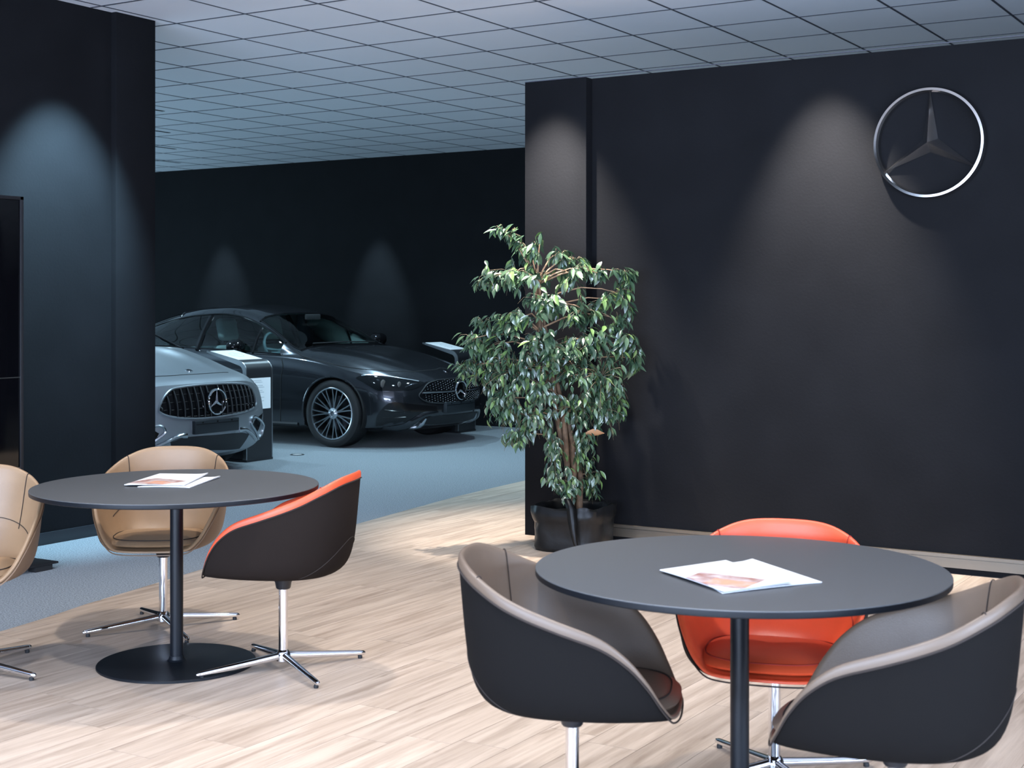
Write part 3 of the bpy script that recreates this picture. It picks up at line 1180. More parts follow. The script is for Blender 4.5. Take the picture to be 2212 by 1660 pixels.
    def patch(s, name, outline, mat, eps=0.003, rings=6, parent=None, mirror=True, depth=0.004, both=None):
        """panel that follows the body inside a closed outline"""
        objs = []
        for sg in ((1, -1) if mirror else (1,)):
            pts = [Vector((p.x, p.y * sg, p.z)) for p in outline]
            c = sum(pts, Vector()) / len(pts)
            n = len(pts)
            vs, fs = [], []
            for lay in (eps, -depth):
                for r in range(rings):
                    for p in pts:
                        q = p.lerp(c, r / rings)
                        vs.append(s.surf(q, lay))
                vs.append(s.surf(c, lay))
            K = rings * n + 1
            for lay in (0, 1):
                for r in range(rings - 1):
                    for k in range(n):
                        k2 = (k + 1) % n
                        fs.append(tuple(lay * K + v for v in (r * n + k, r * n + k2, (r + 1) * n + k2, (r + 1) * n + k)))
                for k in range(n):
                    fs.append((lay * K + (rings - 1) * n + k, lay * K + (rings - 1) * n + (k + 1) % n, lay * K + K - 1))
            for k in range(n):
                k2 = (k + 1) % n
                fs.append((k, k2, K + k2, K + k))
            bm = bmesh.new()
            me = bpy.data.meshes.new('t')
            me.from_pydata(vs, [], fs)
            bm.from_mesh(me)
            bpy.data.meshes.remove(me)
            objs.append(bm_obj(name, bm, mat, parent or s.root, smooth=True, angle=40))
        return objs

    def line(s, name, pts, rad, mat, parent=None, mirror=True, closed=False, eps=0.0, n=6):
        objs = []
        for sg in ((1, -1) if mirror else (1,)):
            q = [s.surf((p.x, p.y * sg, p.z), eps) for p in pts]
            objs.append(tube(name, q, rad, mat, parent or s.root, n=n, closed=closed))
        return objs

    def gridline(s, name, x0, x1, v, rad, mat, step=0.05, mirror=True):
        """line along the body at section parameter v"""
        pts = []
        m = int((x1 - x0) / step) + 1
        for i in range(m + 1):
            x = x0 + (x1 - x0) * i / m
            c = crom(s.key(x), s.NS)
            f = v * s.NS
            k = int(f)
            k = min(k, len(c) - 2)
            p = c[k] * (1 - (f - k)) + c[k + 1] * (f - k)
            pts.append(Vector(s.warp(x, float(p[0]), float(p[1]))))
        return s.line(name, pts, rad, mat, mirror=mirror)

    # --- wheels
    def wheel(s, x, side, y_out, spokes, style, rim_m, face_m):
        c = empty('wheel', (x, side * y_out, s.wr))
        c.parent = s.root
        c.rotation_euler = (0, 0, 0 if side > 0 else PI)      # local +y outwards
        R, ri = s.wr, s.P['rim_r']

        def rev(nm, prof, mt, n=64, ang=35):
            vs, fs = [], []
            for r, yy in prof:
                for k in range(n):
                    a = 2 * PI * k / n
                    vs.append((r * math.cos(a), yy, r * math.sin(a)))
            for i in range(len(prof) - 1):
                for k in range(n):
                    k2 = (k + 1) % n
                    fs.append((i * n + k, i * n + k2, (i + 1) * n + k2, (i + 1) * n + k))
            return mesh_obj(nm, vs, fs, mt, c, smooth=True, angle=ang)
        rev('tyre', [(ri, -0.22), (R - 0.02, -0.225), (R, -0.20), (R, -0.03), (R - 0.008, -0.012), (R - 0.03, -0.002), (ri + 0.03, 0.002), (ri + 0.008, -0.002), (ri - 0.004, -0.012)], m_rubbr)
        rev('rim', [(ri - 0.004, -0.016), (ri + 0.004, -0.004), (ri, 0.0), (ri - 0.010, -0.003), (ri - 0.016, -0.02), (ri - 0.02, -0.20)], face_m)
        rev('barrel', [(ri - 0.018, -0.03), (ri - 0.03, -0.2), (0.02, -0.2)], m_well)
        rev('brake_disc', [(0.06, -0.11), (0.17, -0.11), (0.17, -0.13), (0.06, -0.13)], m_rimd, 48)
        for k in range(spokes):
            for dx in ((-1, 1) if style == 'twin' else (0,)):
                a = 2 * PI * k / spokes
                r0, r1 = 0.045, ri - 0.012
                w0, w1 = (0.007, 0.0058)
                pts = []
                vs, fs = [], []
                for u in (0, 0.3, 0.7, 1.0):
                    r = r0 + (r1 - r0) * u
                    ac = a + dx * (0.035 + 0.085 * u ** 0.8 if style == 'twin' else 0)
                    yy = -0.030 + 0.020 * u ** 1.5
                    ww = w0 + (w1 - w0) * u
                    ca, sa = math.cos(ac), math.sin(ac)
                    for t_, q in ((-ww, 0), (ww, 0), (ww, -0.03), (-ww, -0.03)):
                        vs.append((ca * r - sa * t_, yy + q, sa * r + ca * t_))
                for i in range(3):
                    for j in range(4):
                        j2 = (j + 1) % 4
                        fs.append((i * 4 + j, i * 4 + j2, i * 4 + 4 + j2, i * 4 + 4 + j))
                fs += [(0, 3, 2, 1), (12, 13, 14, 15)]
                mesh_obj('spoke', vs, fs, rim_m, c)
        rev('hub_cap', [(0.001, -0.012), (0.030, -0.012), (0.034, -0.016), (0.055, -0.026), (0.06, -0.05)], rim_m, 32)
        vs, fs = ring_geo(0.026, [(0.003, 0.0), (0, 0.003), (-0.003, 0.0)], 32)
        g1 = ([(a, b - 0.012, d) for a, b, d in vs], fs)
        vs, fs = star_geo(0.025, 0.006)
        g2 = ([(a, -b - 0.012, d) for a, b, d in vs], fs)
        vs, fs = merge_geo([g1, g2])
        mesh_obj('hub_star', vs, fs, m_chrome, c)
        return c

    def running_gear(s, spokes, style, rim_m, face_m):
        for x in (s.axle, s.axle + s.wb):
            wv = s.T['w'](x)
            for side in (1, -1):
                s.wheel(x, side, wv - 0.012, spokes, style, rim_m, face_m)
                # liner behind the wheel and a soft lip round the arch
                vs, fs = [], []
                n = 28
                for yy in (wv - 0.03, wv - 0.40):
                    for k in range(n + 1):
                        a = -0.35 + (PI + 0.7) * k / n
                        vs.append((x + (s.arch + 0.012) * math.cos(a), side * yy, s.wr + (s.arch + 0.012) * math.sin(a)))
                for k in range(n):
                    fs.append((k, k + 1, n + 2 + k, n + 1 + k))
                fs.append(tuple(n + 1 + k for k in range(n + 1)))
                mesh_obj('arch_liner', vs, fs, m_well, s.root, smooth=True, angle=40)
                pts = []
                for k in range(41):
                    a = -0.22 + (PI + 0.44) * k / 40
                    px, pz = x + s.arch * math.cos(a), s.wr + s.arch * math.sin(a)
                    if pz < s.T['zb'](px) + 0.02:
                        continue
                    loc, nr, _, _ = s.bvh.ray_cast(Vector((px + 0.03 * math.cos(a), side * 2, pz + 0.03 * math.sin(a))), Vector((0, -side, 0)))
                    if loc:
                        pts.append(Vector((px, loc.y - side * 0.004, pz)))
                tube('arch_lip', pts, 0.010, s.paint, s.root, n=8)

    def interior(s, seat_m):
        P = s.P
        box('cabin_floor', P['cowl'] + 0.25, P['rear1'] - 0.25, -0.78, 0.78, 0.22, 0.30, m_inter, s.root)
        box('dashboard', P['cowl'] + 0.12, P['cowl'] + 0.55, -0.70, 0.70, 0.60, P['dash'], m_dash, s.root, bevel=0.05, seg=3)
        for sd in (-1, 1):
            box('door_card', P['side0'] + 0.1, P['side1'], sd * 0.76 - 0.02, sd * 0.76 + 0.02, 0.3, P['dash'] - 0.06, m_inter, s.root)
            x = P['seat']
            st = box('seat', x - 0.25, x + 0.30, sd * 0.37 - 0.25, sd * 0.37 + 0.25, 0.34, 0.52, seat_m, s.root, bevel=0.06, seg=3)
            bk = bm_box(-0.07, 0.07, -0.25, 0.25, 0, 0.56, 0.06, 3)
            bmesh.ops.rotate(bk, verts=bk.verts, cent=(0, 0, 0), matrix=Matrix.Rotation(math.radians(20), 3, 'Y'))
            bmesh.ops.translate(bk, verts=bk.verts, vec=(x + 0.30, sd * 0.37, 0.45))
            bm_obj('backrest', bk, seat_m, st, smooth=True, angle=60)
            hr = bm_box(-0.055, 0.055, -0.135, 0.135, 0, 0.25, 0.05, 3)
            bmesh.ops.rotate(hr, verts=hr.verts, cent=(0, 0, 0), matrix=Matrix.Rotation(math.radians(14), 3, 'Y'))
            bmesh.ops.translate(hr, verts=hr.verts, vec=(x + 0.48, sd * 0.37, P['head']))
            bm_obj('headrest', hr, seat_m, st, smooth=True, angle=60)
        rb = bm_box(P['seat'] + 1.0, P['seat'] + 1.2, -0.6, 0.6, 0.5, 0.95, 0.06, 3)
        bm_obj('rear_bench', rb, seat_m, s.root, smooth=True, angle=60)
        # steering wheel on the car's left
        sx, sy, sz = P['cowl'] + 0.68, 0.37, P['dash'] + 0.02
        tl = math.radians(25)
        pts = [(sx + 0.185 * math.sin(tl) * math.sin(a) * -1 * -1, sy + 0.185 * math.cos(a), sz + 0.185 * math.cos(tl) * math.sin(a)) for a in [2 * PI * k / 32 for k in range(32)]]
        sw = tube('steering_wheel', pts, 0.016, m_dash, s.root, n=8, closed=True)
        tube('spoke', [(sx, sy - 0.18, sz), (sx - 0.02, sy, sz - 0.02), (sx, sy + 0.18, sz)], 0.02, m_dash, sw, n=6)
        box('mirror_inside', P['header'] - 0.20, P['header'] - 0.17, -0.12, 0.12, P['dash'] + 0.33, P['dash'] + 0.39, m_inter, s.root, bevel=0.01)

    def emblem(s, p, R, tilt, back=m_gblack):
        """ring and star facing forward (-x)"""
        e = empty('grille_star', p)
        e.parent = s.root
        e.rotation_euler = (0, tilt, 0)
        rot = Matrix.Rotation(-PI / 2, 3, 'Z')

        def tr(g):
            return [rot @ Vector(v) for v in g[0]], g[1]
        vs, fs = tr(ring_geo(R - 0.006, [(0.008, 0.0), (0.006, -0.012), (0.0, -0.016), (-0.006, -0.012), (-0.008, 0.0)], 56))
        mesh_obj('ring', vs, fs, m_chrome, e, smooth=True, angle=30)
        vs, fs = tr(star_geo(R - 0.008, 0.016))
        mesh_obj('star', vs, fs, m_chrome, e)
        n = 40
        vs = [rot @ Vector((R * math.cos(2 * PI * k / n), 0.004, R * math.sin(2 * PI * k / n))) for k in range(n)]
        vs += [v + Vector((0.02, 0, 0)) for v in vs]
        mesh_obj('backing', vs, [tuple(range(n))] + [(k, n + k, n + (k + 1) % n, (k + 1) % n) for k in range(n)], back, e)
        return e


def flake(name, col, rough, coat):
    m = M(name, col, rough, metal=0.75, coat=coat)
    return m


p_dark = flake('graphite_metallic', (0.034, 0.037, 0.044), 0.24, 1.0)
p_silver = flake('satin_silver_paint', (0.34, 0.37, 0.40), 0.38, 0.25)

TAB1 = dict(
    zt=[(0, .665), (.05, .705), (.14, .76), (.3, .82), (.6, .893), (.9, .942), (1.2, .976), (1.38, .992), (1.5, 1.022), (1.75, 1.16), (2.0, 1.285), (2.2, 1.362), (2.4, 1.405), (2.65, 1.425), (3.0, 1.412), (3.4, 1.355), (3.8, 1.25), (4.15, 1.125), (4.45, 1.01), (4.7, .975), (4.85, .93)],
    zr=[(0, .645), (.05, .682), (.14, .732), (.3, .785), (.6, .852), (.9, .898), (1.2, .928), (1.38, .945), (1.5, .972), (1.75, 1.095), (2.0, 1.205), (2.2, 1.278), (2.4, 1.325), (2.65, 1.350), (3.0, 1.333), (3.4, 1.27), (3.8, 1.165), (4.15, 1.065), (4.45, .975), (4.85, .90)],
    yr=[(0, .52), (.14, .60), (.6, .69), (1.2, .745), (1.45, .755), (2.0, .655), (2.35, .59), (2.65, .575), (3.6, .575), (4.0, .60), (4.4, .66), (4.85, .6)],
    zs=[(0, .61), (.1, .668), (.3, .73), (.6, .785), (.9, .83), (1.2, .862), (1.5, .885), (2.0, .905), (2.75, .925), (3.5, .955), (4.0, .97), (4.5, .955), (4.85, .87)],
    w=[(0, .70), (.05, .79), (.14, .85), (.3, .885), (.6, .93), (1.0, .94), (2.5, .94), (3.8, .945), (4.4, .91), (4.7, .85), (4.85, .74)],
    zb=[(0, .22), (.1, .175), (.4, .16), (4.4, .17), (4.85, .3)],
    bow=0.34, tilt=0.07, cowl=1.42, header=2.10, rear0=3.30, rear1=4.30, side0=1.66, side1=3.75, crease=[(0.42, 0.016, 0.07)], dash=0.93, seat=2.30, head=1.03, rim_r=0.258, bpil=2.80)
car1 = Car('coupe_car', 'dark graphite coupe with a mesh grille parked before the far wall', (-8.52, 12.88), TAB1, 4.85, p_dark, 0.92, 2.865, 0.368, 0.338, 1.06)

TAB2 = dict(
    zt=[(0, .79), (.05, .825), (.14, .862), (.3, .905), (.6, .972), (.85, 1.018), (1.02, 1.05), (1.12, 1.068), (1.3, 1.13), (1.55, 1.225), (1.95, 1.32), (2.4, 1.35), (2.7, 1.365), (3.1, 1.345), (3.6, 1.26), (4.1, 1.08), (4.5, .96), (4.73, .90)],
    zr=[(0, .765), (.05, .80), (.14, .835), (.3, .872), (.6, .937), (.85, .98), (1.02, 1.01), (1.12, 1.03), (1.3, 1.085), (1.55, 1.175), (1.95, 1.25), (2.4, 1.275), (2.7, 1.285), (3.1, 1.265), (3.6, 1.18), (4.1, 1.02), (4.5, .92), (4.73, .87)],
    yr=[(0, .62), (.14, .70), (.6, .79), (1.0, .83), (1.15, .83), (1.9, .68), (2.4, .61), (2.7, .60), (3.6, .60), (4.1, .63), (4.73, .6)],
    zs=[(0, .70), (.1, .76), (.3, .80), (.6, .845), (.9, .88), (1.2, .90), (1.6, .91), (2.2, .91), (3.0, .92), (3.7, .95), (4.3, .93), (4.73, .84)],
    w=[(0, .84), (.05, .92), (.14, .965), (.3, .99), (.6, 1.0), (1.0, 1.0), (2.5, .97), (3.7, .99), (4.4, .96), (4.73, .8)],
    zb=[(0, .20), (.1, .15), (.4, .13), (4.4, .14), (4.73, .28)],
    bow=0.27, tilt=0.06, cowl=1.12, header=1.95, rear0=3.3, rear1=4.2, side0=1.36, side1=3.6, crease=[(0.46, 0.030, 0.10)], dash=0.95, seat=2.3, head=0.98, rim_r=0.27, bpil=2.75)
car2 = Car('sports_car', 'silver sports car with a barred grille, half hidden by the left wall', (-8.65, 9.26), TAB2, 4.73, p_silver, 0.90, 2.70, 0.385, 0.345, 1.05)
car1.running_gear(11, 'twin', m_silver, m_silver)
car2.running_gear(10, 'twin', m_rimd, m_rimd)
car1.interior(m_seatb)
car2.interior(m_inter)


# --- details traced on the bodies
def V2(pts, ox, oy, k):
    return [(ox + a * k, oy + b * k) for a, b in pts]


def c1(*pts):
    return V2(pts, 324, 605, 0.3517)


def c2(*pts):
    return V2(pts, 330, 740, 1 / 6.148)


def ribbon(car, name, A, B, mat, eps=0.004, bulge=0.0, cols=24, rows=5, parent=None, mirror=True, depth=0.006):
    """strip between two edges, laid on the body and swelling out by bulge"""
    def resample(P):
        P = [Vector(p) for p in crom([tuple(p) for p in P], 8)]
        L = [0]
        for a, b in zip(P, P[1:]):
            L.append(L[-1] + (b - a).length)
        out = []
        for i in range(cols + 1):
            t = L[-1] * i / cols
            j = max(k for k in range(len(L)) if L[k] <= t + 1e-9)
            j = min(j, len(P) - 2)
            f = (t - L[j]) / max(1e-9, L[j + 1] - L[j])
            out.append(P[j].lerp(P[j + 1], min(1, f)))
        return out
    A, B = resample(A), resample(B)
    res = []
    for sg in ((1, -1) if mirror else (1,)):
        vs, fs = [], []
        for lay in (0, 1):
            for i in range(cols + 1):
                for r in range(rows + 1):
                    p = A[i].lerp(B[i], r / rows)
                    e = eps + bulge * math.sin(PI * r / rows) * min(1, 4 * i / cols + 0.1, 4 * (cols - i) / cols + 0.1) if lay == 0 else -depth
                    vs.append(car.surf((p.x, p.y * sg, p.z), e))
        K = (cols + 1) * (rows + 1)
        for lay in (0, 1):
            for i in range(cols):
                for r in range(rows):
                    a = lay * K + i * (rows + 1) + r
                    fs.append((a, a + 1, a + rows + 2, a + rows + 1))
        bd = [i * (rows + 1) for i in range(cols)] + [cols * (rows + 1) + r for r in range(rows)] + [i * (rows + 1) + rows for i in range(cols, 0, -1)] + [r for r in range(rows, 0, -1)]
        for k in range(len(bd)):
            a, b = bd[k], bd[(k + 1) % len(bd)]
            fs.append((a, b, K + b, K + a))
        bm = bmesh.new()
        me = bpy.data.meshes.new('t')
        me.from_pydata(vs, [], fs)
        bm.from_mesh(me)
        bpy.data.meshes.remove(me)
        res.append(bm_obj(name, bm, mat, parent or car.root, smooth=True, angle=45))
    return res


def hits(car, pts):
    return [h for h in (car.hit(*p) for p in pts) if h is not None]


def inside(poly, y, z):
    c = False
    n = len(poly)
    for i in range(n):
        (y1, z1), (y2, z2) = poly[i], poly[i - 1]
        if (z1 > z) != (z2 > z) and y < (y2 - y1) * (z - z1) / (z2 - z1) + y1:
            c = not c
    return c


def front(car, y, z):
    loc, nr, _, _ = car.bvh.ray_cast(Vector((-2, y, z)), Vector((1, 0, 0)))
    return loc


def plate_holder(car, z0, z1, mat):
    y = 0.26
    p = [front(car, s * y, zz) for s in (-1, 1) for zz in (z0, z1)] + [front(car, 0, z0), front(car, 0, z1)]
    xf = min(q.x for q in p if q) - 0.012
    xb = xf + 0.13
    o = box('plate_holder', xf, xb, -y, y, z0, z1, mat, car.root, bevel=0.006)
    for yy in (-0.17, 0.0, 0.17):
        box('plate_clip', xf - 0.002, xf, yy - 0.008, yy + 0.008, z1 - 0.020, z1 - 0.010, m_gblack, o)
    box('plate_rib', xf - 0.002, xf, -y + 0.012, y - 0.012, z0 + 0.72 * (z1 - z0), z0 + 0.72 * (z1 - z0) + 0.003, m_gblack, o)
    return o, xf


def bonnet_badge(car, px, r):
    h = car.hit(*px)
    if h is None:
        return
    h.y = 0
    loc, nr = car.near(h)
    n = 28
    t1 = nr.cross(Vector((0, 1, 0))).normalized()
    t2 = nr.cross(t1)
    vs = [loc + nr * e + (t1 * math.cos(2 * PI * k / n) + t2 * math.sin(2 * PI * k / n)) * q for e, q in ((-0.004, r), (0.004, r), (0.006, r * 0.8)) for k in range(n)]
    fs = [(i * n + k, i * n + (k + 1) % n, (i + 1) * n + (k + 1) % n, (i + 1) * n + k) for i in range(2) for k in range(n)] + [tuple(2 * n + k for k in range(n))]
    b = mesh_obj('bonnet_badge', vs, fs, m_chrome, car.root, smooth=True, angle=40)
    pts = [loc + nr * 0.007 + (t1 * math.cos(2 * PI * k / n) + t2 * math.sin(2 * PI * k / n)) * r * 0.62 for k in range(n)]
    tube('badge_ring', pts, r * 0.05, m_gblack, b, n=5, closed=True)


def side_mirror(car, x, y, z):
    for sg, yy in ((-1, y), (1, y - 0.16)):          # the far mirror is folded in
        r = empty('side_mirror', (x + (0.40 if sg > 0 else 0), sg * yy, z - (0.05 if sg > 0 else 0)))
        r.parent = car.root
        vs, fs = [], []
        n, m = 24, 14
        for i in range(m + 1):
            a = PI * i / m
            for k in range(n):
                b = 2 * PI * k / n
                s1 = math.sin(a)
                cx, cz = math.cos(b), math.sin(b)
                X = -0.10 * s1 * math.copysign(abs(cx) ** 0.8, cx) if cx > 0 else 0.035 * s1 * abs(cx) ** 0.5
                vs.append((X, sg * 0.125 * math.cos(a), 0.078 * s1 * math.copysign(abs(cz) ** 0.85, cz)))
        for i in range(m):
            for k in range(n):
                k2 = (k + 1) % n
                fs.append((i * n + k, i * n + k2, (i + 1) * n + k2, (i + 1) * n + k))
        mesh_obj('mirror_cap', vs, fs, m_gblack, r, smooth=True)
        bm = bm_box(-0.05, 0.03, -0.10, 0.09, -0.085, -0.03, 0.02, 2)
        bm_obj('mirror_base', bm, car.paint, r, smooth=True, angle=40)
        tube('mirror_arm', [(0, -sg * 0.06, -0.06), (0.02, -sg * 0.17, -0.085), (0.03, -sg * 0.24, -0.10)], [0.024, 0.02, 0.022], m_gblack, r, n=8)


def windows_trim(car, mat_line):
    P = car.P
    car.gridline('window_trim', P['side0'] - 0.02, P['side1'], 7.12, 0.009, m_gblack)
    car.gridline('window_trim', P['side0'] - 0.02, P['side1'], 8.82, 0.011, m_gblack)
    car.gridline('pillar_trim', P['cowl'], P['header'], 9.10, 0.010, m_gblack)
    car.gridline('rear_glass_trim', P['rear0'], P['rear1'], 9.13, 0.010, m_gblack)
    for x in (P['cowl'], P['header'], P['rear0'], P['rear1']):          # cross edges of the screens
        pts = []
        c = crom(car.key(x), car.NS)
        for k in range(int(9.1 * car.NS), len(c)):
            pts.append(Vector(car.warp(x, float(c[k][0]), float(c[k][1]))))
        full = [Vector((p.x, -p.y, p.z)) for p in pts] + [Vector(p) for p in reversed(pts[:-1])]
        tube('screen_edge', full, 0.012, m_gblack, car.root, n=6)
    for x, r in ((P['side0'] + 0.36, 0.014), (P['bpil'], 0.030)):       # quarter light and centre pillars
        for sg in (-1, 1):
            c = crom(car.key(x), car.NS)
            pts = [Vector((car.warp(x, float(p[0]), float(p[1]))[0], sg * float(p[0]), float(p[1]))) for p in c[int(7.1 * car.NS):int(8.85 * car.NS)]]
            tube('pillar', pts, r, m_gblack, car.root, n=6)


# ---- dark coupe
windows_trim(car1, m_gblack)
side_mirror(car1, 1.83, 1.05, 1.03)
hl = car1.trace(c1((1265, 602), (1330, 583), (1420, 588), (1540, 605), (1640, 622), (1685, 634), (1650, 660), (1590, 677), (1480, 684), (1400, 680), (1350, 655), (1300, 625)), 4)
lamps = car1.patch('headlight', hl, m_lampin, eps=0.004, rings=6)
for lp in lamps:
    sg = 1 if sum(v.co.y for v in lp.data.vertices) > 0 else -1
    for pxy, r in ((c1((1432, 640))[0], 0.042), (c1((1530, 645))[0], 0.03)):
        h = car1.hit(*pxy)
        if h is None:
            continue
        h.y = abs(h.y) * sg
        loc, nr = car1.near(h)
        d = Vector((-1, 0, 0))
        n = 20
        t1, t2 = Vector((0, 1, 0)), Vector((0, 0, 1))
        vs = [loc + nr * 0.006 + d * e + (t1 * math.cos(2 * PI * k / n) + t2 * math.sin(2 * PI * k / n)) * q for e, q in ((0, r), (0.006, r * 0.9), (0.010, r * 0.6)) for k in range(n)]
        fs = [(i * n + k, i * n + (k + 1) % n, (i + 1) * n + (k + 1) % n, (i + 1) * n + k) for i in range(2) for k in range(n)] + [tuple(2 * n + k for k in range(n))]
        mesh_obj('projector_lens', vs, fs, M('lens', (0.10, 0.09, 0.085), 0.06, spec=0.8), lp, smooth=True, angle=40)
brow = hits(car1, c1((1300, 590), (1420, 591), (1540, 608), (1650, 626)))
for o, lp in zip(car1.line('light_strip', [Vector(p) for p in crom(brow, 5)], 0.006, m_silver, eps=0.008), lamps):
    o.parent = lp
# grille: half traced, mirrored about the middle
gh = hits(car1, c1((1878, 606), (1800, 613), (1715, 632), (1672, 680), (1652, 715), (1690, 745), (1760, 757), (1878, 757)))
gh = [Vector((p.x, -abs(p.y), p.z)) for p in gh]
gh[0].y = gh[-1].y = 0
gl_ = [Vector((p.x, -p.y, p.z)) for p in reversed(gh[1:-1])]
gout = [Vector(p) for p in crom([tuple(p) for p in gh + gl_], 5, True)]
gr = car1.patch('grille', gout, m_gblack, eps=0.003, rings=8, mirror=False)[0]
tube('grille_frame', [car1.surf(p, 0.004) for p in gout], 0.007, m_mblack, gr, n=6, closed=True)
gpoly = [(p.y * 0.96, gout[0].z + (p.z - gout[0].z) * 0.97) for p in gout]
zmid = (max(p.z for p in gout) + min(p.z for p in gout)) / 2
studs = []
for i in range(-14, 15):
    for j in range(-5, 6):
        y, z = i * 0.034, zmid + j * 0.023 + (0.0115 if i % 2 else 0)
        if abs(z - zmid) < 0.016 or math.hypot(y, z - zmid) < 0.10 or not inside(gpoly, y, z):
            continue
        f = front(car1, y, z)
        if f:
            q = f + Vector((-0.006, 0, 0))
            r = 0.0036
            studs.append(([q + Vector(v) for v in ((-r, 0, 0), (0, r, 0), (0, 0, r), (0, -r, 0), (0, 0, -r))], [(0, 1, 2), (0, 2, 3), (0, 3, 4), (0, 4, 1)]))
vs, fs = merge_geo(studs)
st = mesh_obj('grille_studs', vs, fs, M('stud_grey', (0.22, 0.23, 0.24), 0.4, metal=0.6), gr)
st['kind'] = 'stuff'
gw = max(abs(p.y) for p in gout)
for sg in (-1, 1):
    pts = [front(car1, sg * (0.09 + (gw * 0.93 - 0.09) * k / 10), zmid) for k in range(11)]
    tube('grille_louvre', [p + Vector((-0.010, 0, 0)) for p in pts if p], 0.008, m_silver, gr, n=8)
f = front(car1, 0, zmid)
car1.emblem((f.x - 0.020, 0, zmid + 0.005), 0.098, 0)
plate_holder(car1, 0.335, 0.445, m_plate)
# lower intakes and blades
ribbon(car1, 'corner_intake', hits(car1, c1((1385, 890), (1395, 835), (1440, 778), (1490, 752), (1600, 762), (1700, 772), (1760, 777))),
       hits(car1, c1((1400, 912), (1440, 908), (1500, 900), (1570, 872), (1640, 828), (1700, 812), (1764, 805))), m_gblack, eps=0.003, rows=6)
ribbon(car1, 'bumper_blade', hits(car1, c1((1430, 900), (1530, 890), (1600, 858), (1680, 812), (1768, 805))),
       hits(car1, c1((1425, 918), (1540, 922), (1620, 895), (1690, 845), (1770, 832))), car1.paint, eps=0.006, bulge=0.02, rows=6)
ribbon(car1, 'bright_blade', hits(car1, c1((1560, 918), (1630, 903), (1690, 850))), hits(car1, c1((1570, 930), (1645, 914), (1698, 852))), m_silver, eps=0.008, bulge=0.01, rows=3, cols=14)
for yy, zz in ((0.12, 0.79), ):
    pass
lo = [Vector((0, y, z)) for y, z in ((0, 0.315), (0.25, 0.315), (0.42, 0.31), (0.52, 0.27), (0.44, 0.235), (0.2, 0.225), (0, 0.222))]
lo = [front(car1, p.y, p.z) or p for p in lo]
lo2 = [Vector(p) for p in crom([tuple(p) for p in lo + [Vector((p.x, -p.y, p.z)) for p in reversed(lo[1:-1])]], 4, True)]
car1.patch('lower_grille', lo2, m_mblack, eps=0.004, rings=5, mirror=False)
for dz in (0.0,):
    car1.line('intake_fin', hits(car1, c1((1440, 800), (1520, 808), (1600, 808))), 0.006, m_gblack, eps=0.006)
    car1.line('intake_fin', hits(car1, c1((1430, 848), (1500, 848), (1570, 842))), 0.006, m_gblack, eps=0.006)
# panel gaps
car1.line('bonnet_gap', [Vector(p) for p in crom(hits(car1, c1((893, 432), (945, 472), (1100, 513), (1300, 548), (1480, 562), (1620, 565))), 5)], 0.0045, m_well)
bf = hits(car1, c1((1620, 565), (1740, 553), (1860, 541)))
if len(bf) == 3:
    bf[2].y = 0
    car1.line('bonnet_gap', [Vector(p) for p in crom(bf, 5)], 0.0045, m_well)
car1.line('door_gap', [Vector(p) for p in crom(hits(car1, c1((812, 455), (816, 520), (805, 600), (802, 760), (802, 868))), 5)], 0.005, m_well)
car1.line('sill', [front_ for front_ in (Vector((1.36 + 0.1 * k, -0.93, 0.205)) for k in range(19))], 0.022, m_mblack, eps=-0.004)
bonnet_badge(car1, c1((1846, 560))[0], 0.030)
for x in (1.50,):
    tube('wiper', [car1.surf((x, -0.55, 1.0), 0.012), car1.surf((x - 0.02, 0.0, 1.03), 0.012), car1.surf((x, 0.5, 1.02), 0.012)], 0.008, m_mblack, car1.root, n=6)

# ---- silver sports car
windows_trim(car2, m_gblack)
side_mirror(car2, 2.1, 1.07, 0.98)
g2 = [Vector(p) for p in crom(hits(car2, c2((78, 900), (110, 800), (165, 705), (245, 630), (360, 600), (600, 570), (850, 552), (1100, 548), (1235, 562), (1300, 610), (1345, 700), (1372, 800), (1345, 862), (1250, 910), (1050, 960), (850, 990), (600, 1012), (350, 1004), (180, 972), (105, 935))), 4, True)]
gz = [p.z for p in g2]
gr2 = car2.patch('grille', g2, m_gblack, eps=0.002, rings=8, mirror=False)[0]
tube('grille_frame', [car2.surf(p, 0.003) for p in g2], 0.009, p_silver, gr2, n=6, closed=True)
gp2 = [(p.y, p.z) for p in g2]
zc2 = (max(gz) + min(gz)) / 2
hs = car2.hit(*c2((853, 782))[0])
zst = hs.z
for i in range(-9, 10):
    y = i * 0.066 + 0.033 * 0
    zs_ = [z for z in np.arange(min(gz), max(gz), 0.004) if inside(gp2, y, z)]
    if len(zs_) < 8 or i == 0:
        continue
    pts = []
    for k in range(9):
        z = zs_[0] + 0.008 + (zs_[-1] - zs_[0] - 0.016) * k / 8
        f = front(car2, y, z)
        if f:
            pts.append(f + Vector((-0.010 - 0.012 * math.sin(PI * k / 8), 0, 0)))
    tube('grille_bar', pts, 0.0068, m_mblack, gr2, n=8)
    for dz in (-0.105, -0.045, 0.015, 0.075):
        z = zst + dz
        y2 = y + 0.012
        if inside(gp2, y2, z) and inside(gp2, y2 + 0.03, z) and math.hypot(y + 0.025, dz) > 0.12:
            f = front(car2, y + 0.03, z)
            if f:
                box('grille_tie', f.x - 0.010, f.x - 0.005, y + 0.010, y + 0.050, z - 0.002, z + 0.002, m_silver, gr2)
f = front(car2, 0, zst)
car2.emblem((f.x - 0.030, 0, zst), 0.108, 0)
ph, xf2 = plate_holder(car2, *sorted((car2.hit(*c2((840, 1195))[0]).z, car2.hit(*c2((840, 1020))[0]).z)), m_plate)
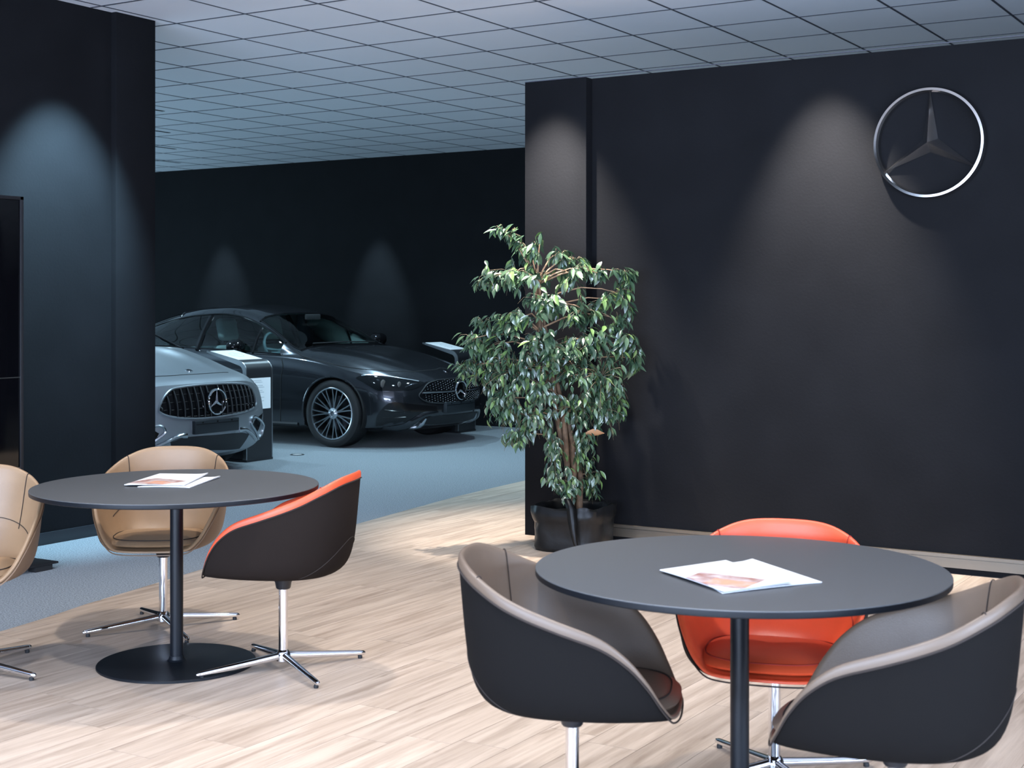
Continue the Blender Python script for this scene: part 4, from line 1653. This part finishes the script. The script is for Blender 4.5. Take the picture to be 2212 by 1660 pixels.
ribbon(car2, 'lower_intake', hits(car2, c2((235, 1330), (400, 1270), (540, 1250), (840, 1228), (1150, 1200), (1280, 1215), (1430, 1345))),
       hits(car2, c2((240, 1372), (400, 1400), (560, 1425), (840, 1430), (1150, 1410), (1300, 1390), (1430, 1372))), m_mblack, eps=0.003, rows=6, cols=32, mirror=False)
ribbon(car2, 'bumper_blade', hits(car2, c2((1150, 1130), (1230, 1128), (1300, 1180), (1380, 1270), (1445, 1345))), hits(car2, c2((1150, 1195), (1215, 1185), (1280, 1225), (1360, 1320), (1415, 1375))), m_silver, eps=0.006, bulge=0.02, rows=5)
ribbon(car2, 'corner_intake', hits(car2, c2((1330, 1080), (1375, 1010), (1460, 935), (1480, 935))), hits(car2, c2((1340, 1125), (1380, 1200), (1420, 1270), (1445, 1280))), m_gblack, eps=0.003, rows=5)
fr2 = hits(car2, c2((1300, 1060), (1345, 985), (1465, 905), (1482, 935), (1462, 1100), (1440, 1285), (1400, 1275), (1335, 1140)))
car2.line('intake_frame', [Vector(p) for p in crom(fr2, 5, True)], 0.012, m_silver, closed=True, eps=0.006)
hl2 = hits(car2, c2((1302, 432), (1335, 455), (1358, 545), (1362, 640), (1335, 640), (1310, 560)))
if len(hl2) > 3:
    hl2 = [Vector((0.30, 0.73, 0.71)), Vector((0.36, 0.83, 0.76)), Vector((0.52, 0.92, 0.80)), Vector((0.62, 0.955, 0.80)), Vector((0.56, 0.945, 0.74)), Vector((0.42, 0.89, 0.69)), Vector((0.32, 0.80, 0.675))]
    lm2 = car2.patch('headlight', [Vector(p) for p in crom([tuple(p) for p in hl2], 4, True)], m_lampin, eps=0.004, rings=5)
car2.line('bonnet_gap', [Vector(p) for p in crom(hits(car2, c2((20, 455), (300, 440), (700, 416), (1000, 400), (1220, 386))), 5)], 0.004, m_well, mirror=False)
bonnet_badge(car2, c2((668, 370))[0], 0.032)
# small chrome letters on the grille's left
cu = bpy.data.curves.new('badge', 'FONT')
cu.body = 'AMG'
cu.size, cu.extrude = 0.034, 0.003
to = bpy.data.objects.new('badge_tmp', cu)
COL.objects.link(to)
bpy.context.view_layer.update()
bme = bpy.data.meshes.new_from_object(to.evaluated_get(bpy.context.evaluated_depsgraph_get()))
bpy.data.objects.remove(to)
bme.materials.clear()
bme.materials.append(m_chrome)
bo = bpy.data.objects.new('badge_letters', bme)
COL.objects.link(bo)
bo.parent = gr2
hb = car2.hit(*c2((1255, 818))[0])
bo.matrix_local = Matrix.Translation((hb.x - 0.03, hb.y - 0.035, hb.z - 0.012)) @ Matrix(((0, 0, -1, 0), (1, 0, 0, 0), (0, 1, 0, 0), (0, 0, 0, 1)))


# ------------------------------------------------------------------ weeping fig in its wrapped pot
fig = tag(empty('potted_fig', (-4.28, 7.742, 0)), 'tall weeping fig in a dark wrapped pot before the black pillar', 'plant')
FX, FY = -4.28, 7.742
m_bark = M('fig_bark', (0.13, 0.075, 0.04), 0.8, noise=(40, 0.35), bump=(80, 0.6))
m_twig = M('fig_twig', (0.30, 0.18, 0.10), 0.7, noise=(30, 0.25))
m_pot = M('pot_wrap', (0.007, 0.0075, 0.008), 0.38, spec=0.25, bump=(18, 0.9), noise=(12, 0.4))
m_soil = M('pot_soil', (0.03, 0.022, 0.015), 0.95, bump=(60, 1.0))
m_dry = M('dry_leaf', (0.42, 0.22, 0.11), 0.7)


def leaf_mat(name, col):
    m = M(name, col, 0.27, spec=0.9)
    b = m.node_tree.nodes['Principled BSDF']
    oi = m.node_tree.nodes.new('ShaderNodeObjectInfo')
    return m


m_leaf = [leaf_mat('fig_leaf_mid', (0.062, 0.112, 0.058)), leaf_mat('fig_leaf_dark', (0.032, 0.064, 0.038)), leaf_mat('fig_leaf_fresh', (0.11, 0.19, 0.06))]


def loc_(p):
    return Vector((p.x - FX, p.y - FY, p.z))


# square-ish pot in dark foil with a sagging collar
vs, fs = [], []
n = 64
rows = [(0.0, 0.0), (0.80, 0.0), (0.93, 0.008), (0.955, 0.03), (0.94, 0.08), (0.97, 0.13), (0.955, 0.17), (1.0, 0.195), (1.03, 0.225), (1.02, 0.262), (0.97, 0.275), (0.86, 0.262), (0.80, 0.24), (0.78, 0.20)]
rg = random.Random(11)
wob = [[rg.uniform(-1, 1) for _ in range(9)] for _ in rows]
for r, (s_, z) in enumerate(rows):
    for k in range(n):
        a = 2 * PI * k / n
        c, sn = math.cos(a), math.sin(a)
        q = 3.6
        X, Y = 0.228 * math.copysign(abs(c) ** (2 / q), c), 0.228 * math.copysign(abs(sn) ** (2 / q), sn)
        wv = sum(wob[r][m] * math.sin((m + 1) * a + m) for m in range(9)) * 0.0035 * (0 if r < 2 else 1)
        vs.append((X * s_ + c * wv, Y * s_ + sn * wv, z + (wv * 1.2 if r > 6 else 0)))
for r in range(len(rows) - 1):
    for k in range(n):
        k2 = (k + 1) % n
        fs.append((r * n + k, r * n + k2, (r + 1) * n + k2, (r + 1) * n + k))
rot = Matrix.Rotation(0.12, 3, 'Z')
pot = mesh_obj('pot', [rot @ Vector(v) for v in vs], fs, m_pot, fig, smooth=True, angle=55)
# hanging tail of the wrap down the front
fr_ = loc_(at(1236, 1100, 8.62))
tl = [(at(1225, 1078, 8.59), 0.020), (at(1234, 1100, 8.57), 0.030), (at(1237, 1130, 8.56), 0.028), (at(1240, 1158, 8.55), 0.020), (at(1244, 1180, 8.55), 0.013), (at(1248, 1196, 8.55), 0.008)]
tl = [(Vector((p.x, p.y, max(0.006, p.z))), w_) for p, w_ in tl]
vs, fs = [], []
for p, w_ in tl:
    q = loc_(p)
    for sx, of in ((-w_, 0.0), (0, -0.012), (w_, 0.0), (0, 0.006)):
        vs.append(q + RT * sx + FW * of)
for i in range(len(tl) - 1):
    for k in range(4):
        k2 = (k + 1) % 4
        fs.append((i * 4 + k, i * 4 + k2, i * 4 + 4 + k2, i * 4 + 4 + k))
fs += [(0, 3, 2, 1), tuple(len(tl) * 4 - 4 + k for k in range(4))]
mesh_obj('wrap_tail', vs, fs, m_pot, pot, smooth=True)
lathe('soil', [(0.19, 0.215), (0.15, 0.228), (0.06, 0.235), (0.0, 0.236)], m_soil, fig, n=32)
# plaited stems
DP = 8.86
trunk_px = [(1246, 1072), (1240, 1020), (1228, 960), (1212, 900), (1196, 840), (1183, 780), (1172, 720), (1165, 665), (1160, 615)]
core = [loc_(at(px, py, DP)) for px, py in trunk_px]
core = [Vector(p) for p in crom([tuple(p) for p in core], 5)]
tips = []
for t_ in range(5):
    ph = t_ * 2 * PI / 5
    pts, rad = [], []
    m = len(core)
    for i, p in enumerate(core):
        u = i / (m - 1)
        amp = 0.042 * (1 - 0.55 * u) * (1 if t_ else 0.2)
        a = ph + u * 7.0
        pts.append(p + RT * (amp * math.cos(a)) + FW * (amp * math.sin(a)))
        rad.append(0.021 * (1 - 0.62 * u))
    pts[0].z = min(pts[0].z, 0.2)
    tube('stem', pts, rad, m_bark, fig, n=8)

# leaf clusters: photo centre, size in photo pixels, depth offset, leaf count
CL = [(1100, 510, 30, 24, -0.02, 30), (1078, 492, 14, 10, -0.02, 9), (1140, 545, 34, 30, 0.0, 44), (1168, 518, 12, 14, 0.02, 10), (1115, 588, 62, 32, -0.08, 92), (1052, 600, 22, 36, -0.12, 44), (1160, 590, 30, 26, 0.0, 34),
      (1212, 548, 34, 22, 0.05, 42), (1245, 560, 26, 20, 0.06, 26), (1232, 592, 60, 30, 0.0, 88), (1290, 590, 20, 22, 0.08, 22), (1348, 590, 26, 32, 0.10, 48), (1330, 632, 34, 26, 0.08, 46), (1355, 655, 14, 26, 0.08, 18),
      (1190, 652, 66, 36, -0.10, 110), (1258, 668, 62, 34, -0.06, 96), (1130, 690, 40, 30, -0.12, 56), (1092, 705, 40, 30, -0.10, 54), (1045, 700, 26, 24, -0.10, 34), (1022, 732, 34, 18, -0.12, 38), (1050, 752, 46, 30, -0.10, 66), (1000, 795, 16, 18, -0.12, 16), (1030, 790, 40, 32, -0.10, 58),
      (1105, 800, 66, 50, -0.10, 140), (1085, 865, 46, 52, -0.12, 120), (1140, 895, 52, 52, -0.14, 120), (1120, 940, 34, 24, -0.12, 44), (1180, 750, 62, 44, -0.12, 100), (1240, 790, 66, 60, -0.10, 150), (1300, 812, 52, 62, -0.04, 130),
      (1345, 745, 40, 42, 0.06, 62), (1368, 775, 18, 26, 0.08, 26), (1335, 690, 24, 28, 0.08, 28), (1300, 885, 44, 44, -0.02, 88), (1240, 880, 50, 50, -0.12, 96), (1330, 860, 28, 50, 0.04, 50), (1195, 960, 22, 50, -0.10, 58), (1252, 958, 30, 56, -0.08, 80),
      (1198, 1030, 18, 34, -0.10, 44), (1230, 1040, 26, 32, -0.12, 44), (1268, 1030, 28, 42, -0.04, 66), (1170, 840, 40, 40, -0.16, 60), (1285, 740, 50, 36, -0.02, 70)]
rl = random.Random(21)


def leaf_geo(L, W, fold, bend):
    """pointed leaf along +x, drooping, folded along the midrib (12 faces)"""
    st = [(0, 0.06), (0.18, 0.62), (0.42, 1.0), (0.66, 0.80), (0.86, 0.34), (1.0, 0.03)]
    vs, fs = [], []
    for u, wd in st:
        zc = -bend * L * u * u
        vs += [(u * L, -W * wd, zc + fold * W * wd), (u * L, 0, zc), (u * L, W * wd, zc + fold * W * wd)]
    for i in range(len(st) - 1):
        a = i * 3
        fs += [(a, a + 1, a + 4, a + 3), (a + 1, a + 2, a + 5, a + 4)]
    return vs, fs


LEAVES = []       # (matrix, material index, visible size)
twigs, fine = [], []
for (cx, cy, rx, ry, dd, cnt) in CL:
    d0 = DP + dd - (0.12 if cx > 1280 else 0)
    cnt = int(cnt * (2.0 if cy > 740 else 1.45))
    # the branch from the stems into the cluster
    c = loc_(at(cx, cy, d0))
    j = min(range(len(core)), key=lambda i: (core[i] - c).length + (0.9 * max(0, core[i].z - c.z + 0.05)))
    if cy < 660:
        j = max(j, len(core) - 9)
    b0 = core[j]
    mid = b0.lerp(c, 0.55) + Vector((0, 0, 0.06 if cy < 800 else 0.03))
    twigs.append(tube_geo([b0, b0.lerp(mid, 0.5) + Vector((0, 0, 0.015)), mid, mid.lerp(c, 0.6) + Vector((0, 0, 0.01)), c], [0.0065, 0.0055, 0.0042, 0.003, 0.002], 6))
    nt_ = max(2, cnt // 7)
    k = 0
    for t_ in range(nt_):
        a, rr = rl.uniform(0, 2 * PI), math.sqrt(rl.random())
        ex = c + RT * (rx / 349 * rr * math.cos(a)) + Vector((0, 0, ry / 349 * rr * math.sin(a))) + FW * rl.uniform(-0.75, 0.75) * (rx + ry) / 2 / 349
        s0 = c.lerp(ex, 0.1)
        droop = Vector((0, 0, -0.02 - 0.03 * rl.random()))
        pts = [s0, s0.lerp(ex, 0.5) + Vector((0, 0, 0.012)), ex, ex + (ex - s0) * 0.25 + droop]
        fine.append(tube_geo(pts, [0.0022, 0.0018, 0.0013, 0.0008], 4))
        for _ in range(7):
            if k >= cnt:
                break
            k += 1
            u = rl.uniform(0.25, 1.15)
            p = s0.lerp(ex, u) + Vector((rl.gauss(0, 0.010), rl.gauss(0, 0.010), rl.gauss(0, 0.010)))
            over = p.y + FY - 7.94
            if over > 0:
                p.y -= over + rl.uniform(0, 0.05)
            out = Vector((p.x - core[-1].x * 0.5, p.y - core[-1].y * 0.5, 0))
            out = out.normalized() if out.length > 1e-3 else Vector((1, 0, 0))
            an = rl.uniform(0, 2 * PI)
            dr = (out * 0.55 + Vector((math.cos(an), math.sin(an), 0)) * 0.75 + Vector((0, 0, rl.uniform(-1.25, -0.15) if cy < 800 else rl.uniform(-1.9, -0.5)))).normalized()
            upv = Vector((rl.gauss(0, 0.35), rl.gauss(0, 0.35), 1)) + out * 0.5 - FW * 0.35
            side = dr.cross(upv).normalized()
            up = side.cross(dr).normalized()
            big = cy < 780
            L = rl.uniform(0.055, 0.088) if big else rl.uniform(0.042, 0.068)
            m = Matrix(((dr.x, -side.x, up.x, p.x), (dr.y, -side.y, up.y, p.y), (dr.z, -side.z, up.z, p.z), (0, 0, 0, 1)))
            mi = 2 if rl.random() < 0.14 else (1 if rl.random() < 0.42 else 0)
            LEAVES.append((m, L, mi, (1 if big else 0) * 10 - p.dot(FW) * 0.5 + L * 30 + rl.random()))
vs, fs = merge_geo(twigs)
tw = mesh_obj('branches', vs, fs, m_twig, fig, smooth=True)
tw['kind'] = 'stuff'
vs, fs = merge_geo(fine)
tw = mesh_obj('twigs', vs, fs, M('fig_twig_fine', (0.10, 0.075, 0.04), 0.7), fig, smooth=True)
tw['kind'] = 'stuff'
LEAVES.sort(key=lambda q: -q[3])
protos = {}
for i, (m, L, mi, _) in enumerate(LEAVES[:300]):
    key = (mi, i % 3)
    if key not in protos:
        vs, fs = leaf_geo(1.0, (0.19, 0.21, 0.17)[i % 3], (0.35, 0.2, 0.5)[i % 3], (0.25, 0.4, 0.12)[i % 3])
        o = mesh_obj('leaf', vs, fs, m_leaf[mi], fig, smooth=True)
        protos[key] = o
    else:
        o = protos[key].copy()
        COL.objects.link(o)
    o.matrix_local = m @ Matrix.Scale(L, 4)
for mi in range(3):
    parts = []
    for (m, L, q, _) in LEAVES[300:]:
        if q != mi:
            continue
        v, f_ = leaf_geo(L, 0.19 * L, 0.35, rl.uniform(0.1, 0.45))
        parts.append(([m @ Vector(a) for a in v], f_))
    vs, fs = merge_geo(parts)
    o = mesh_obj('foliage', vs, fs, m_leaf[mi], fig, smooth=True)
    o['kind'] = 'stuff'
# one dry brown leaf caught low on the right
v, f_ = leaf_geo(0.125, 0.03, 0.5, -0.12)
p = loc_(at(1262, 938, DP - 0.12))
o = mesh_obj('dry_leaf', v, f_, m_dry, fig, smooth=True)
o.matrix_local = Matrix.Translation(p) @ Matrix.Rotation(YAW, 4, 'Z') @ Matrix.Rotation(0.05, 4, 'Y') @ Matrix.Rotation(-0.9, 4, 'X')
